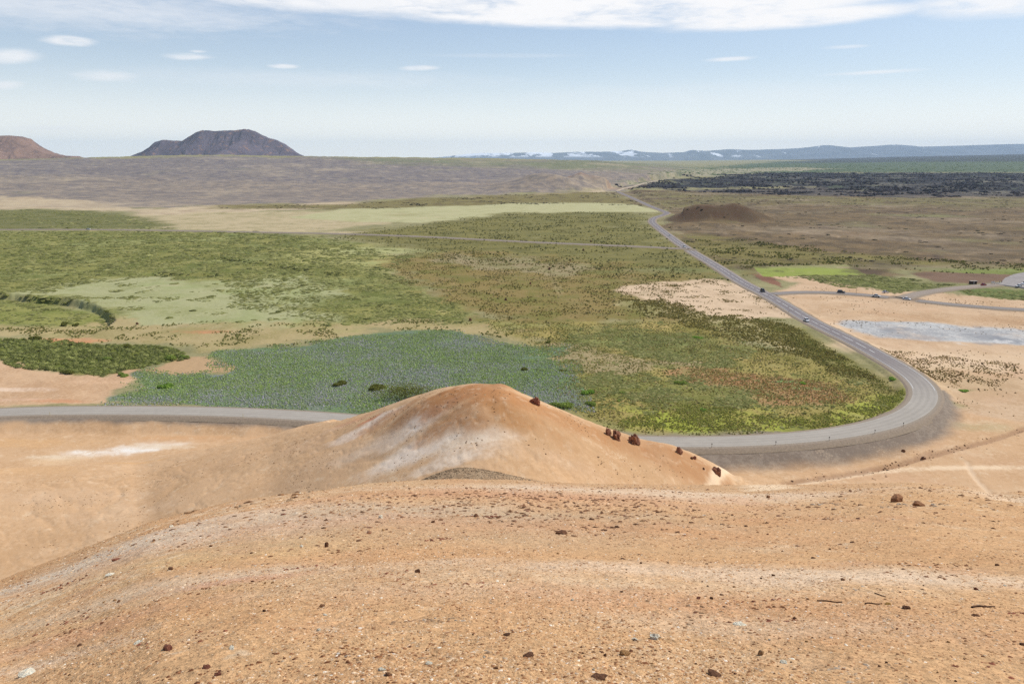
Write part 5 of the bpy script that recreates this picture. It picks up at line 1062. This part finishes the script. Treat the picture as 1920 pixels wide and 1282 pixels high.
def person(px, py, z, top, legs, label, lean=0):
    x, y = ground(px, py, z); J = {'pel': (0,0,.95), 'chest': (0,lean,1.32), 'neck': (0,lean,1.48), 'head': (0,lean,1.60), 'top': (0,lean,1.74), 'hl': (-.1,0,.9), 'kl': (-.12,-.03,.5), 'al': (-.12,.02,.08), 'tl': (-.13,-.16,.03), 'hr': (.1,0,.9), 'kr': (.13,.05,.5), 'ar': (.12,.1,.08), 'tr': (.13,-.08,.03), 'sl': (-.18,lean,1.42), 'el': (-.26,.03,1.14), 'wl': (-.25,-.12,.92), 'fl': (-.25,-.17,.84), 'sr': (.18,lean,1.42), 'er': (.27,.03,1.14), 'wr': (.26,-.1,.92), 'fr': (.26,-.15,.84)}
    E = [('pel','chest'),('chest','neck'),('neck','head'),('head','top'),('pel','hl'),('hl','kl'),('kl','al'),('al','tl'),('pel','hr'),('hr','kr'),('kr','ar'),('ar','tr'),('chest','sl'),('sl','el'),('el','wl'),('wl','fl'),('chest','sr'),('sr','er'),('er','wr'),('wr','fr')]
    RD = dict(pel=.14, chest=.15, neck=.055, head=.10, top=.07, hl=.09, kl=.065, al=.045, tl=.04, hr=.09, kr=.065, ar=.045, tr=.04, sl=.06, el=.045, wl=.03, fl=.028, sr=.06, er=.045, wr=.03, fr=.028)
    o = tag(root('person', (x, y, max(z, hz(x, y)))), label, 'person')
    def skin(name, keep, grow, mat):
        ks = [k for k in J if k in keep]; me = bpy.data.meshes.new(name); me.from_pydata([J[k] for k in ks], [(ks.index(a), ks.index(b)) for a, b in E if a in ks and b in ks], []); ob = link(name, me, mat, o); md = ob.modifiers.new('skin', 'SKIN'); ob.modifiers.new('sub', 'SUBSURF').levels = 1
        for i, k in enumerate(ks): v = me.skin_vertices[0].data[i]; v.radius = (RD[k] + grow, RD[k] + grow); v.use_root = (i == 0)
    skin('body', J.keys(), 0, plain_mat('skin', (206,160,130), .7, .05, 3)); skin('jacket', ['pel','chest','sl','el','wl','sr','er','wr'], .025, plain_mat('jacket', top, .9, .1, 5)); skin('trousers', ['pel','hl','kl','al','hr','kr','ar'], .018, plain_mat('trousers', legs, .9, .1, 5))
    bm = bmesh.new(); bmesh.ops.create_icosphere(bm, subdivisions=2, radius=.115, matrix=Matrix.Translation((0, lean + .02, 1.70))); bm_obj('hair', bm, plain_mat('hair', (70,52,38), .9, .2, 9), o)
person(1874, 530.5, 1.5, (216,206,196), (60,58,66), 'person in a pale jacket standing at the car park edge')
person(1878, 530.2, 1.5, (196,110,106), (72,60,66), 'person in a pinkish red jacket standing right of the pale one')
x, y = ground(1605, 552, .3)
for px, py, hh, lb in ((1605, 552, 3.4, 'bare grey pole above the side road, between the dark and silver cars'), (1635.5, 557, 3.0, 'dark pole standing at the tail of the silver car')):
    x, y = ground(px, py, .3); b = tag(root('pole', (x, y, hz(x, y))), lb, 'pole'); V, F = tube([(0, 0, -.3), (0, 0, hh)], [.09, .07], 8); link('shaft', np_mesh('shaft', V, F), postm, b); bm_obj('cap', boxbm(-.13, .13, -.13, .13, hh - .02, hh + .1), darkp, b)
for k, (px, py, lb) in enumerate([(1334,838,'first roadside marker post from the crags, on the outer road edge'),(1456,836,'second marker post along the outer road edge'),(1560,829,'third marker post along the outer road edge'),(1648,816,'fourth marker post where the bend begins'),(1706,803,'fifth marker post in the tightest part of the bend'),(1475,587,'marker post on the left of the straight road, above the white car'),(87,784,'pale marker post at the left end of the near road'),(453,786,'pale marker post on the near road left of the hill')]):
    x, y = ground(px, py, .45); d = np.hypot(ROAD[:, 0] - x, ROAD[:, 1] - y); j = int(d.argmin()); v = np.array([x, y]) - ROAD[j]; v = v / np.linalg.norm(v) * 4.5; x, y = ROAD[j] + v; b = tag(root('marker_post', (x, y, .5)), lb, 'marker post')
    pale = k >= 6; V, F = tube([(0, 0, -.6), (0, 0, 1.0)], [.06, .05], 8); link('post', np_mesh('post', V, F), yel if pale else postm, b); bm_obj('reflector', boxbm(-.13, .13, -.07, .07, 1.0, 1.28) if not pale else boxbm(-.06, .06, -.06, .06, 1.0, 1.15), darkp if not pale else yel, b, .01)


# ------------------------------------------------------------------ haze
def box_mesh(name, x0, x1, y0, y1, z0, z1):
    V = [(x, y, z) for z in (z0, z1) for y in (y0, y1) for x in (x0, x1)]
    F = [(0, 2, 3, 1), (4, 5, 7, 6), (0, 1, 5, 4), (2, 6, 7, 3), (0, 4, 6, 2), (1, 3, 7, 5)]; return np_mesh(name, V, F)
hm = bpy.data.materials.new('haze'); hm.use_nodes = True; hm.node_tree.nodes.clear(); vn = hm.node_tree.nodes.new('ShaderNodeVolumePrincipled'); hn = hm.node_tree.nodes.new('ShaderNodeOutputMaterial'); hm.node_tree.links.new(vn.outputs[0], hn.inputs['Volume'])
vn.inputs['Color'].default_value = (.60, .78, 1.0, 1); vn.inputs['Density'].default_value = 2.7e-5; vn.inputs['Anisotropy'].default_value = .1
tag(link('haze', box_mesh('haze', -38500, 38500, -38500, 38500, -420, 900), hm), kind='stuff')
